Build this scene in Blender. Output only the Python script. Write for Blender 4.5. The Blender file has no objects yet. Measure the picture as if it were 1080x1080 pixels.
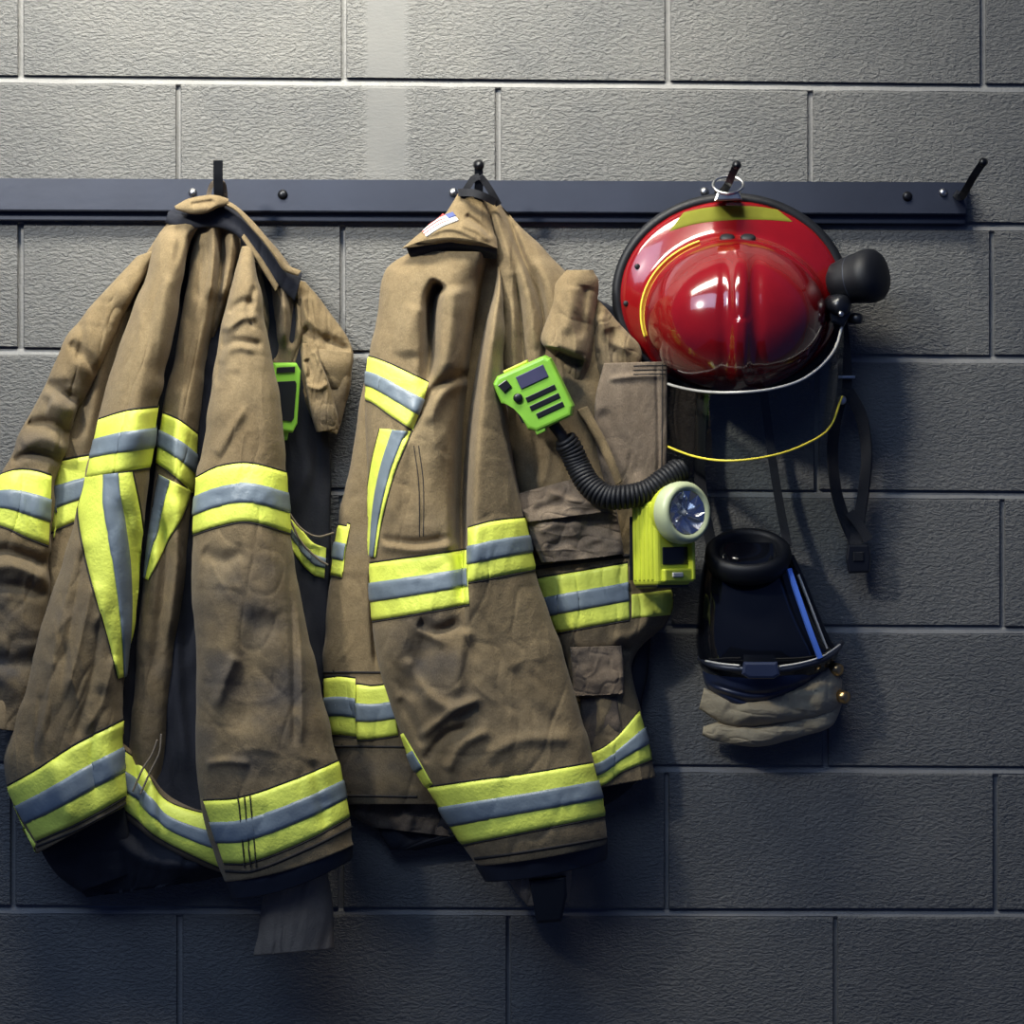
import bpy, bmesh, math, random
import numpy as np
from mathutils import Vector, Matrix
from mathutils.bvhtree import BVHTree

# ------------------------------------------------------------------ camera, world, lights, exposure
S = bpy.context.scene
COL = S.collection
PX = 0.0012            # one photograph pixel on the wall plane, metres
DC = 2000.0            # camera distance from the wall in those pixels
ZC = 1.46              # camera height
cam_d = bpy.data.cameras.new('camera')
cam = bpy.data.objects.new('camera', cam_d)
COL.objects.link(cam)
cam.location = (0, -DC * PX, ZC)
cam.rotation_euler = (math.pi / 2, 0, 0)
cam_d.sensor_width = 36
cam_d.lens = 36 * DC / 1080
S.camera = cam

W = bpy.data.worlds.new('world')
S.world = W
W.use_nodes = True
W.node_tree.nodes['Background'].inputs[0].default_value = (0.19, 0.32, 0.92, 1)
W.node_tree.nodes['Background'].inputs[1].default_value = 0.12


def area(name, loc, target, sx, sy, power, col, spread=180):
    l = bpy.data.lights.new(name, 'AREA')
    l.shape = 'RECTANGLE'
    l.size, l.size_y, l.energy, l.color = sx, sy, power, col
    l.spread = math.radians(spread)
    o = bpy.data.objects.new(name, l)
    COL.objects.link(o)
    o.location = loc
    o.rotation_euler = (Vector(target) - Vector(loc)).to_track_quat('-Z', 'Y').to_euler()
    return o


def spot(name, loc, target, cone, blend, power, col, r):
    l = bpy.data.lights.new(name, 'SPOT')
    l.spot_size, l.spot_blend, l.energy, l.color, l.shadow_soft_size = math.radians(cone), blend, power, col, r
    o = bpy.data.objects.new(name, l)
    COL.objects.link(o)
    o.location = loc
    o.rotation_euler = (Vector(target) - Vector(loc)).to_track_quat('-Z', 'Y').to_euler()
    return o


area('ceiling_lamp', (-0.28, -0.56, 2.74), (-0.26, 0.0, 2.15), 1.10, 0.22, 18, (1.0, 0.95, 0.82), 106)
area('front_lamp', (-0.95, -1.85, 3.05), (-0.1, 0, 1.65), 2.4, 1.0, 12, (0.54, 0.71, 1.0), 110)
spot('fill_spot', (-1.5, -1.9, 2.95), (-0.24, 0.0, 1.86), 34, 1.0, 290, (1.0, 0.96, 0.86), .12)  # added fill with no visible source, for the light pool on the upper wall
S.view_settings.view_transform = 'Standard'
S.view_settings.look = 'None'
S.view_settings.gamma = 1
S.view_settings.use_curve_mapping = False
S.view_settings.exposure = 0.0

rng = np.random.RandomState(7)


# ------------------------------------------------------------------ helpers
def tow(P):
    """photograph pixels + distance from the wall (px) -> world metres"""
    P = np.asarray(P, dtype=float)
    k = PX * (DC - P[..., 2]) / DC
    out = np.empty_like(P)
    out[..., 0] = (P[..., 0] - 540) * k
    out[..., 1] = -P[..., 2] * PX
    out[..., 2] = ZC + (540 - P[..., 1]) * k
    return out


def root_of(o):
    while o.parent:
        o = o.parent
    return o


def mesh_obj(name, V, F, mat, parent=None, smooth=True, world=False, mats=None, fm=None):
    V = np.asarray(V, dtype=float).reshape(-1, 3)
    if not world:
        V = tow(V)
    if parent is not None:
        V = V - np.array(root_of(parent).location)
    me = bpy.data.meshes.new(name)
    if isinstance(F, np.ndarray) and F.ndim == 2:
        n, k = F.shape
        me.vertices.add(len(V))
        me.vertices.foreach_set('co', V.ravel())
        me.loops.add(n * k)
        me.loops.foreach_set('vertex_index', F.ravel().astype(np.int32))
        me.polygons.add(n)
        me.polygons.foreach_set('loop_start', np.arange(0, n * k, k, dtype=np.int32))
        me.polygons.foreach_set('loop_total', np.full(n, k, dtype=np.int32))
        me.update(calc_edges=True)
    else:
        me.from_pydata(V.tolist(), [], [list(f) for f in F])
    bm = bmesh.new()
    bm.from_mesh(me)
    bmesh.ops.recalc_face_normals(bm, faces=bm.faces)
    bm.to_mesh(me)
    bm.free()
    for m in (mats or [mat]):
        me.materials.append(m)
    if fm is not None:
        me.polygons.foreach_set('material_index', np.asarray(fm, dtype=np.int32))
    me.polygons.foreach_set('use_smooth', [smooth] * len(me.polygons))
    me.update()
    o = bpy.data.objects.new(name, me)
    COL.objects.link(o)
    if parent is not None:
        o.parent = parent
    return o


def thing(name, label, cat, at):
    o = bpy.data.objects.new(name, None)
    o.empty_display_size = 0.05
    COL.objects.link(o)
    o.location = tow(np.array(at, float)).tolist()
    o['label'] = label
    o['category'] = cat
    return o


def spl(pts, n):
    """Catmull-Rom through pts (any dimension), n samples, chord parameter"""
    P = np.asarray(pts, float)
    if len(P) == 2:
        t = np.linspace(0, 1, n)[:, None]
        return P[0] * (1 - t) + P[1] * t
    d = np.sqrt(((P[1:, :2] - P[:-1, :2]) ** 2).sum(1)) + 1e-6
    T = np.concatenate([[0], np.cumsum(d)])
    M = np.empty_like(P)
    M[1:-1] = (P[2:] - P[:-2]) / (T[2:] - T[:-2])[:, None]
    M[0] = (P[1] - P[0]) / d[0]
    M[-1] = (P[-1] - P[-2]) / d[-1]
    q = np.linspace(0, T[-1], n)
    i = np.clip(np.searchsorted(T, q, side='right') - 1, 0, len(P) - 2)
    h = d[i][:, None]
    t = ((q - T[i]) / d[i])[:, None]
    return ((2 * t**3 - 3 * t**2 + 1) * P[i] + (t**3 - 2 * t**2 + t) * h * M[i]
            + (-2 * t**3 + 3 * t**2) * P[i + 1] + (t**3 - t**2) * h * M[i + 1])


def vnoise(x, y, seed=0):
    r = np.random.RandomState(seed)
    tab = r.rand(128, 128) * 2 - 1
    xi = np.floor(x).astype(int)
    yi = np.floor(y).astype(int)
    fx = x - xi
    fy = y - yi
    fx = fx * fx * fx * (fx * (fx * 6 - 15) + 10)
    fy = fy * fy * fy * (fy * (fy * 6 - 15) + 10)
    g = lambda a, b: tab[a % 128, b % 128]
    return ((g(xi, yi) * (1 - fx) + g(xi + 1, yi) * fx) * (1 - fy)
            + (g(xi, yi + 1) * (1 - fx) + g(xi + 1, yi + 1) * fx) * fy)


def sstep(a, b, x):
    t = np.clip((x - a) / (b - a + 1e-9), 0, 1)
    return t * t * (3 - 2 * t)


def sdist(X, Y, pts, n=30):
    """signed distance to a polyline (positive to the right of a downward line) and position 0..1 along it"""
    P = spl(pts, n)
    best = np.full(X.shape, 1e9)
    sg = np.zeros(X.shape)
    tt = np.zeros(X.shape)
    for i in range(n - 1):
        a, b = P[i], P[i + 1]
        e = b - a
        L2 = e @ e + 1e-9
        px, py = X - a[0], Y - a[1]
        t = np.clip((px * e[0] + py * e[1]) / L2, 0, 1)
        dx, dy = px - t * e[0], py - t * e[1]
        d = dx * dx + dy * dy
        m = d < best
        best = np.where(m, d, best)
        sg = np.where(m, px * e[1] - py * e[0], sg)
        tt = np.where(m, (i + t) / (n - 1), tt)
    return np.sqrt(best) * np.where(sg >= 0, 1, -1), tt


# fold kinds: ('g', pts, width, amount)   gaussian ridge or valley
#             ('s', pts, lip, decay, amount)  lip: right side (of a downward line) stands proud, decays to the right
def fold_field(X, Y, folds):
    Z = np.zeros(X.shape)
    for f in folds:
        sd, t = sdist(X, Y, f[1])
        f0, f1 = (f[-1] if isinstance(f[-1], tuple) else (0.12, 0.2))
        fade = (sstep(0, f0, t) if f0 > 0 else 1) * (1 - sstep(1 - f1, 1, t) if f1 > 0 else 1)
        if f[0] == 'r':
            Z += f[3] * np.exp(-np.sqrt((sd / f[2]) ** 2 + .08)) * fade
        elif f[0] == 'g':
            Z += f[3] * np.exp(-(sd / f[2]) ** 2) * fade
        else:
            Z += f[4] * fade * sstep(-f[2], 0, sd) * np.exp(-np.maximum(sd, 0) / f[3])
    return Z


def creases(n, box, ang, ln, w, a, seed):
    """a bunch of short random gaussian creases"""
    r = random.Random(seed)
    out = []
    for _ in range(n):
        x, y = r.uniform(box[0], box[2]), r.uniform(box[1], box[3])
        th = math.radians(ang + r.gauss(0, 18))
        l = ln * r.uniform(.5, 1.3)
        dx, dy = math.cos(th) * l / 2, math.sin(th) * l / 2
        b = r.uniform(-.2, .2) * l
        out.append(('r', [(x - dx, y - dy), (x - dy * b / l, y + dx * b / l), (x + dx, y + dy)], w * r.uniform(.6, 1.3),
                    a * r.choice((-1, -1, 1)) * r.uniform(.4, 1), (.4, .4)))
    return out


class Panel:
    """A closed, inflated piece of cloth. stations: (Lx,Ly,Rx,Ry,dl,dr,tf) : left edge, right edge, distance of both
    edges from the wall, bulge to the front; optional 8th: arch (middle pushed down the picture)"""
    def __init__(self, name, st, mat, parent, folds=(), nv=150, nf=110, nb=14, tb=.5, e=2.3, noise=1.6, seed=1, hollow=False,
                 grain=(40, 90), soot=(), wob=1.0, thing_=None):
        st = [tuple(s) + (0,) * (8 - len(s)) for s in st]
        A = spl(st, nv)
        L, R = A[:, 0:2].copy(), A[:, 2:4].copy()
        vv = np.linspace(0, 1, nv)
        ln = np.sqrt(((A[-1, :2] - A[0, :2]) ** 2).sum()) / 22
        if wob:
            L += wob * np.stack([vnoise(vv * ln, vv * 0 + 3, seed + 50), vnoise(vv * ln, vv * 0 + 9, seed + 51)], 1)
            R += wob * np.stack([vnoise(vv * ln, vv * 0 + 3, seed + 52), vnoise(vv * ln, vv * 0 + 9, seed + 53)], 1)
        lin = np.linspace(-1, 1, nf + 1)
        s = 0.6 * lin + 0.4 * np.sin(lin * math.pi / 2)
        prof = np.clip(1 - np.abs(s) ** e, 0, 1) ** (1 / e)
        k = ((s + 1) / 2)[None, :]
        X = L[:, :1] * (1 - k) + R[:, :1] * k
        Y = L[:, 1:] * (1 - k) + R[:, 1:] * k + A[:, 7:8] * (1 - s[None, :] ** 2)
        Db = A[:, 4:5] * (1 - k) + A[:, 5:6] * k
        D = Db + A[:, 6:7] * prof[None, :]
        wt = np.clip(prof[None, :] * 1.6, 0, 1) ** 1.2
        Z = fold_field(X, Y, folds) if len(folds) else 0 * X
        if noise:
            gx, gy = grain
            wx = X + 12 * vnoise(X / 60, Y / 60, seed + 5)
            Z = Z + noise * 1.9 * vnoise(wx / gx, Y / gy, seed) + noise * .55 * vnoise(wx / gx * 2.3, Y / gy * 2.1 + 7, seed + 1)
            Z = Z + noise * .6 * (1 - np.abs(vnoise(wx / gx * .9 + 5, Y / gy * 1.1, seed + 3))) ** 7
            Z = Z - noise * .8 * (1 - np.abs(vnoise((wx + .25 * Y) / gx * 1.1 + 11, (Y - .2 * X) / gy * 1.2, seed + 4))) ** 8
            Z = Z + noise * .22 * vnoise(wx / 6, Y / 9, seed + 2)
        D = D + Z * wt
        D = np.maximum(D, Db - A[:, 6:7] * tb * prof[None, :] + 1.0)
        sb = np.sin(np.linspace(1, -1, nb + 1)[1:-1] * math.pi / 2)
        pb = np.clip(1 - np.abs(sb) ** e, 0, 1) ** (1 / e)
        kb = ((sb + 1) / 2)[None, :]
        Xb = L[:, :1] * (1 - kb) + R[:, :1] * kb
        Yb = L[:, 1:] * (1 - kb) + R[:, 1:] * kb + A[:, 7:8] * (1 - sb[None, :] ** 2)
        Dbk = A[:, 4:5] * (1 - kb) + A[:, 5:6] * kb - A[:, 6:7] * tb * pb[None, :]
        G = np.stack([np.concatenate([X, Xb], 1), np.concatenate([Y, Yb], 1), np.concatenate([D, Dbk], 1)], -1)
        m = G.shape[1]
        rows = [G[i] for i in range(nv)]
        if hollow:
            c = G[-1].mean(0)
            up = (G[max(0, nv - 12)].mean(0) - c)
            up = up / (np.linalg.norm(up) + 1e-6)
            rows += [c + (G[-1] - c) * .97 + up * -1.0, c + (G[-1] - c) * .90 + up * 1.5, c + (G[-1] - c) * .86 + up * 30]
        V = np.concatenate(rows, 0)
        nr = len(rows)
        i = np.arange(nr - 1)[:, None] * m
        j = np.arange(m)[None, :]
        j2 = (j + 1) % m
        Fq = np.stack([i + j, i + j2, i + m + j2, i + m + j], -1).reshape(-1, 4)
        # caps
        c0 = len(V)
        V = np.concatenate([V, [rows[0].mean(0), rows[-1].mean(0)]], 0)
        jj = np.arange(m)
        F = Fq
        cap0 = np.stack([jj, (jj + 1) % m, np.full(m, c0)], -1)
        b = (nr - 1) * m
        cap1 = np.stack([b + jj, b + (jj + 1) % m, np.full(m, c0 + 1)], -1)
        FF = [tuple(f) for f in cap0] + [tuple(f) for f in cap1]
        # quads with a doubled corner keep one array
        T = np.concatenate([cap0, cap1], 0)
        self.front = np.stack([X, Y, D], -1)
        self.o = self._mk(name, V, F, T, mat, parent)
        nfv = nf + 1
        a = np.arange(nv - 1)[:, None] * nfv
        q = np.arange(nf)[None, :]
        FB = np.stack([a + q, a + q + 1, a + nfv + q + 1, a + nfv + q], -1).reshape(-1, 4)
        VB = self.front.reshape(-1, 3)
        self.bvh = BVHTree.FromPolygons(VB.tolist(), FB.tolist())
        if soot is not None:
            self.paint(soot, V, seed)

    def _mk(self, name, V, Q, T, mat, parent):
        Vw = tow(V)
        if parent is not None:
            Vw = Vw - np.array(root_of(parent).location)
        me = bpy.data.meshes.new(name)
        me.vertices.add(len(Vw))
        me.vertices.foreach_set('co', Vw.ravel())
        nq, nt = len(Q), len(T)
        me.loops.add(nq * 4 + nt * 3)
        me.loops.foreach_set('vertex_index', np.concatenate([Q.ravel(), T.ravel()]).astype(np.int32))
        me.polygons.add(nq + nt)
        me.polygons.foreach_set('loop_start', np.concatenate([np.arange(nq) * 4, nq * 4 + np.arange(nt) * 3]).astype(np.int32))
        me.polygons.foreach_set('loop_total', np.concatenate([np.full(nq, 4), np.full(nt, 3)]).astype(np.int32))
        me.update(calc_edges=True)
        bm = bmesh.new()
        bm.from_mesh(me)
        bmesh.ops.recalc_face_normals(bm, faces=bm.faces)
        bm.to_mesh(me)
        bm.free()
        me.materials.append(mat)
        me.polygons.foreach_set('use_smooth', [True] * len(me.polygons))
        me.update()
        o = bpy.data.objects.new(name, me)
        COL.objects.link(o)
        if parent is not None:
            o.parent = parent
        return o

    def paint(self, soot, V, seed):
        """soot stains: blobs (x, y, rx, ry, strength) broken up by noise, kept as a mesh attribute"""
        me = self.o.data
        X, Y = V[:, 0], V[:, 1]
        m = np.zeros(len(V))
        for (x, y, rx, ry, s) in soot:
            q = ((X - x) / rx) ** 2 + ((Y - y) / ry) ** 2
            m = np.maximum(m, s * np.exp(-q))
        m = np.clip(m * (.85 + .55 * vnoise(X / 34, Y / 26, seed + 30) + .30 * vnoise(X / 13, Y / 10, seed + 31)), 0, 1)
        at = me.attributes.new('soot', 'FLOAT', 'POINT')
        at.data.foreach_set('value', m.astype(np.float32))

    def at(self, x, y):
        h = self.bvh.ray_cast(Vector((x, y, 900)), Vector((0, 0, -1)))
        if h[0] is None:
            h = self.bvh.find_nearest(Vector((x, y, 60)))
        n = h[1]
        if n.z < 0:
            n = -n
        return h[0], n

    def strip(self, name, top, bot, mat, parent, t0=0, t1=1, off=1.4, n=90, m=14, x0=0.0, x1=1.0, step=0):
        """a thin strip of material lying on the cloth between two picture curves"""
        A, B = spl(top, n), spl(bot, n)
        g = []
        for i in range(n):
            row = []
            for j in range(m + 1):
                t = t0 + (t1 - t0) * j / m
                p = A[i] * (1 - t) + B[i] * t
                q, nn = self.at(p[0], p[1])
                k = off - (min(.9, off * .6) if j in (0, m) or i in (0, n - 1) else 0)
                row.append(q + nn * k)
            g.append(row)
        V = [tuple(p) for r in g for p in r]
        F = []
        w = m + 1
        for i in range(n - 1):
            for j in range(m):
                a = i * w + j
                F.append((a, a + 1, a + w + 1, a + w))
        # underside, so the strip has a real thickness
        k0 = len(V)
        low = []
        for i in range(n):
            for j in (0, m):
                q = Vector(V[i * w + j])
                low.append((q.x, q.y, q.z - 1.2))
        V += low
        for i in range(n - 1):
            F.append((i * w, (i + 1) * w, k0 + 2 * i + 2, k0 + 2 * i))
            F.append((i * w + m, (i + 1) * w + m, k0 + 2 * i + 3, k0 + 2 * i + 1))
        return mesh_obj(name, V, F, mat, parent)

    def trim(self, top, bot, parent, a=.335, b=.675, n=90, m=14, stitch=True):
        """lime reflective trim with its silver centre strip and dark stitching"""
        o = self.strip('reflective_trim', top, bot, M['lime'], parent, 0, 1, 1.6, n, m)
        self.strip('silver_strip', top, bot, M['silver'], o, a, b, 3.0, n, 6)
        if stitch:
            for (p, q) in ((-.035, -.008), (1.008, 1.035)):
                self.strip('stitching', top, bot, M['thread'], o, p, q, 1.0, n, 2)
        return o


def tube(name, pts, r, mat, parent=None, n=60, k=10, closed=False, flat=None, smooth=True, rr=None):
    """a tube along picture-space points (x, y, d); flat=(a, b) squashes the section"""
    P = spl(pts, n) if n else np.asarray(pts, float)
    n = len(P)
    T = np.gradient(P, axis=0)
    if closed:
        T[0] = T[-1] = P[1] - P[-2]
    T /= np.linalg.norm(T, axis=1)[:, None] + 1e-9
    V = []
    up = np.array([0.0, 0, 1])
    if abs(T[0] @ up) > .95:
        up = np.array([1.0, 0, 0])
    for i in range(n):
        a = up - T[i] * (up @ T[i])
        a /= np.linalg.norm(a) + 1e-9
        up = a
        b = np.cross(T[i], a)
        ra = r if rr is None else rr[0] + (rr[1] - rr[0]) * i / (n - 1)
        fa, fb = flat if flat else (1, 1)
        for j in range(k):
            th = 2 * math.pi * j / k
            V.append(P[i] + ra * (fa * math.cos(th) * a + fb * math.sin(th) * b))
    F = []
    for i in range(n - 1):
        for j in range(k):
            F.append((i * k + j, i * k + (j + 1) % k, (i + 1) * k + (j + 1) % k, (i + 1) * k + j))
    if not closed:
        F.append(tuple(range(k)))
        F.append(tuple((n - 1) * k + j for j in range(k)))
    return mesh_obj(name, V, F, mat, parent, smooth)


def ribbon(name, pts, w, t, mat, parent, n=50, ang=0.0):
    """a flat strap along (x, y, d): width w in the picture plane turned by ang about its run, thickness t"""
    P = spl(pts, n)
    T = np.gradient(P, axis=0)
    T /= np.linalg.norm(T, axis=1)[:, None]
    V = []
    for i in range(n):
        s = np.array([T[i][1], -T[i][0], 0.0])
        s /= np.linalg.norm(s) + 1e-9
        q = np.cross(T[i], s)
        a = ang if not callable(ang) else ang(i / (n - 1))
        s, q = s * math.cos(a) + q * math.sin(a), q * math.cos(a) - s * math.sin(a)
        for (x, y) in ((-w / 2, -t / 2), (w / 2, -t / 2), (w / 2, t / 2), (-w / 2, t / 2)):
            V.append(P[i] + s * x + q * y)
    F = []
    for i in range(n - 1):
        for j in range(4):
            F.append((i * 4 + j, i * 4 + (j + 1) % 4, i * 4 + 4 + (j + 1) % 4, i * 4 + 4 + j))
    F += [(0, 1, 2, 3), tuple((n - 1) * 4 + j for j in range(4))]
    return mesh_obj(name, V, F, mat, parent, False)


class Frame:
    """a local frame in picture space: origin (x, y, d), axes right / down / out"""
    def __init__(self, o, yaw=0, roll=0, pitch=0):
        self.o = np.array(o, float)
        R = Matrix.Rotation(math.radians(roll), 3, 'Z') @ Matrix.Rotation(math.radians(yaw), 3, 'Y') @ Matrix.Rotation(math.radians(pitch), 3, 'X')
        self.R = np.array(R)

    def __call__(self, P):
        return np.asarray(P, float) @ self.R.T + self.o


IDF = Frame((0, 0, 0))


def bm_obj(name, bm, mat, parent, fr=IDF, smooth=False):
    V = fr(np.array([v.co[:] for v in bm.verts]))
    bm.verts.index_update()
    F = [[v.index for v in f.verts] for f in bm.faces]
    bm.free()
    return mesh_obj(name, V, F, mat, parent, smooth)


def prism(name, poly, d0, d1, bev, mat, parent, fr=IDF, seg=2, smooth=False):
    bm = bmesh.new()
    a = [bm.verts.new((x, y, d0)) for x, y in poly]
    b = [bm.verts.new((x, y, d1)) for x, y in poly]
    n = len(poly)
    bm.faces.new(a)
    top = bm.faces.new(b)
    for i in range(n):
        bm.faces.new((a[i], a[(i + 1) % n], b[(i + 1) % n], b[i]))
    if bev:
        bmesh.ops.bevel(bm, geom=list(top.edges), offset=bev, segments=seg, affect='EDGES', profile=.5, clamp_overlap=True)
    return bm_obj(name, bm, mat, parent, fr, smooth)


def box(name, x0, y0, x1, y1, d0, d1, bev, mat, parent, fr=IDF, seg=2):
    bm = bmesh.new()
    bmesh.ops.create_cube(bm, size=1)
    for v in bm.verts:
        v.co = ((x0 + x1) / 2 + v.co.x * (x1 - x0), (y0 + y1) / 2 + v.co.y * (y1 - y0), (d0 + d1) / 2 + v.co.z * (d1 - d0))
    if bev:
        bmesh.ops.bevel(bm, geom=list(bm.edges), offset=bev, segments=seg, affect='EDGES', profile=.5, clamp_overlap=True)
    return bm_obj(name, bm, mat, parent, fr)


def lathe(name, prof, mat, parent, fr=IDF, k=40, sy=1.0, smooth=True, cap=True):
    """prof: (radius, height along the local out axis)"""
    V, F = [], []
    for (r, h) in prof:
        for j in range(k):
            th = 2 * math.pi * j / k
            V.append((r * math.cos(th), r * sy * math.sin(th), h))
    for i in range(len(prof) - 1):
        for j in range(k):
            F.append((i * k + j, i * k + (j + 1) % k, (i + 1) * k + (j + 1) % k, (i + 1) * k + j))
    if cap:
        F.append(tuple(range(k)))
        F.append(tuple((len(prof) - 1) * k + j for j in range(k)))
    return mesh_obj(name, fr(np.array(V)), F, mat, parent, smooth)


# ------------------------------------------------------------------ materials
M = {}


def mat(key, col, rough=.8, metal=0.0, spec=.5, bump=0, bscale=400, coat=0, sheen=0):
    m = bpy.data.materials.new(key)
    m.use_nodes = True
    nt = m.node_tree
    b = nt.nodes['Principled BSDF']
    b.inputs['Base Color'].default_value = (*col, 1)
    b.inputs['Roughness'].default_value = rough
    b.inputs['Metallic'].default_value = metal
    b.inputs['Specular IOR Level'].default_value = spec
    if coat:
        b.inputs['Coat Weight'].default_value = coat
        b.inputs['Coat Roughness'].default_value = .04
    if sheen:
        b.inputs['Sheen Weight'].default_value = sheen
    tc = nt.nodes.new('ShaderNodeTexCoord')
    nz = nt.nodes.new('ShaderNodeTexNoise')
    nz.inputs['Scale'].default_value = bscale
    nz.inputs['Detail'].default_value = 4
    nt.links.new(tc.outputs['Object'], nz.inputs['Vector'])
    if bump:
        bp = nt.nodes.new('ShaderNodeBump')
        bp.inputs['Strength'].default_value = bump
        bp.inputs['Distance'].default_value = .002
        nt.links.new(nz.outputs['Fac'], bp.inputs['Height'])
        nt.links.new(bp.outputs['Normal'], b.inputs['Normal'])
    # slight uneven tone
    n2 = nt.nodes.new('ShaderNodeTexNoise')
    n2.inputs['Scale'].default_value = bscale * .06 + 6
    n2.inputs['Detail'].default_value = 6
    nt.links.new(tc.outputs['Object'], n2.inputs['Vector'])
    mr = nt.nodes.new('ShaderNodeMapRange')
    mr.inputs[1].default_value, mr.inputs[2].default_value = .3, .7
    mr.inputs[3].default_value, mr.inputs[4].default_value = .86, 1.08
    nt.links.new(n2.outputs['Fac'], mr.inputs[0])
    mx = nt.nodes.new('ShaderNodeMix')
    mx.data_type = 'RGBA'
    mx.blend_type = 'MULTIPLY'
    mx.inputs[0].default_value = 1
    mx.inputs[6].default_value = (*col, 1)
    nt.links.new(mr.outputs[0], mx.inputs[7])
    nt.links.new(mx.outputs[2], b.inputs['Base Color'])
    M[key] = m
    return m


def node_fabric(key, col, dirt, seed):
    m = bpy.data.materials.new(key)
    m.use_nodes = True
    nt = m.node_tree
    L = nt.links.new
    b = nt.nodes['Principled BSDF']
    b.inputs['Roughness'].default_value = .93
    b.inputs['Specular IOR Level'].default_value = .12
    b.inputs['Sheen Weight'].default_value = .08
    tc = nt.nodes.new('ShaderNodeTexCoord')

    def noise(sc, det, rough=.6, st=(1, 1, 1)):
        mp = nt.nodes.new('ShaderNodeMapping')
        mp.inputs['Location'].default_value = (seed * 1.7, seed * .9, seed * 2.3)
        mp.inputs['Scale'].default_value = st
        n = nt.nodes.new('ShaderNodeTexNoise')
        n.inputs['Scale'].default_value = sc
        n.inputs['Detail'].default_value = det
        n.inputs['Roughness'].default_value = rough
        L(tc.outputs['Object'], mp.inputs[0])
        L(mp.outputs[0], n.inputs['Vector'])
        return n

    def rng_(src, a, c, lo, hi):
        r = nt.nodes.new('ShaderNodeMapRange')
        for i, v in enumerate((a, c, lo, hi)):
            r.inputs[i + 1].default_value = v
        L(src, r.inputs[0])
        return r.outputs[0]

    def mix(f, a, c, mode='MIX'):
        x = nt.nodes.new('ShaderNodeMix')
        x.data_type = 'RGBA'
        x.blend_type = mode
        for s, v in ((0, f), (6, a), (7, c)):
            if isinstance(v, (float, int)):
                x.inputs[s].default_value = v
            elif isinstance(v, tuple):
                x.inputs[s].default_value = (*v, 1)
            else:
                L(v, x.inputs[s])
        return x.outputs[2]

    big = noise(9, 6, .65)
    fine = noise(70, 5, .7)
    c = mix(rng_(big.outputs['Fac'], .35, .68, 0, 1), col, tuple(v * k for v, k in zip(col, (.80, .76, .72))))
    c = mix(1.0, c, rng_(fine.outputs['Fac'], .3, .7, .84, 1.1), 'MULTIPLY')
    at = nt.nodes.new('ShaderNodeAttribute')
    at.attribute_name = 'soot'
    c = mix(rng_(at.outputs['Fac'], 0, 1, 0, .92), c, dirt)
    w = noise(700, 3, .6, (1, 1, .6))
    c = mix(1.0, c, rng_(w.outputs['Fac'], .3, .7, .80, 1.16), 'MULTIPLY')
    L(c, b.inputs['Base Color'])
    w2 = noise(120, 5, .65)
    add = nt.nodes.new('ShaderNodeMath')
    add.operation = 'MULTIPLY_ADD'
    L(w2.outputs['Fac'], add.inputs[0])
    add.inputs[1].default_value = 1.8
    L(w.outputs['Fac'], add.inputs[2])
    bp = nt.nodes.new('ShaderNodeBump')
    bp.inputs['Strength'].default_value = .35
    bp.inputs['Distance'].default_value = .0016
    L(add.outputs[0], bp.inputs['Height'])
    L(bp.outputs['Normal'], b.inputs['Normal'])
    M[key] = m


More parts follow.
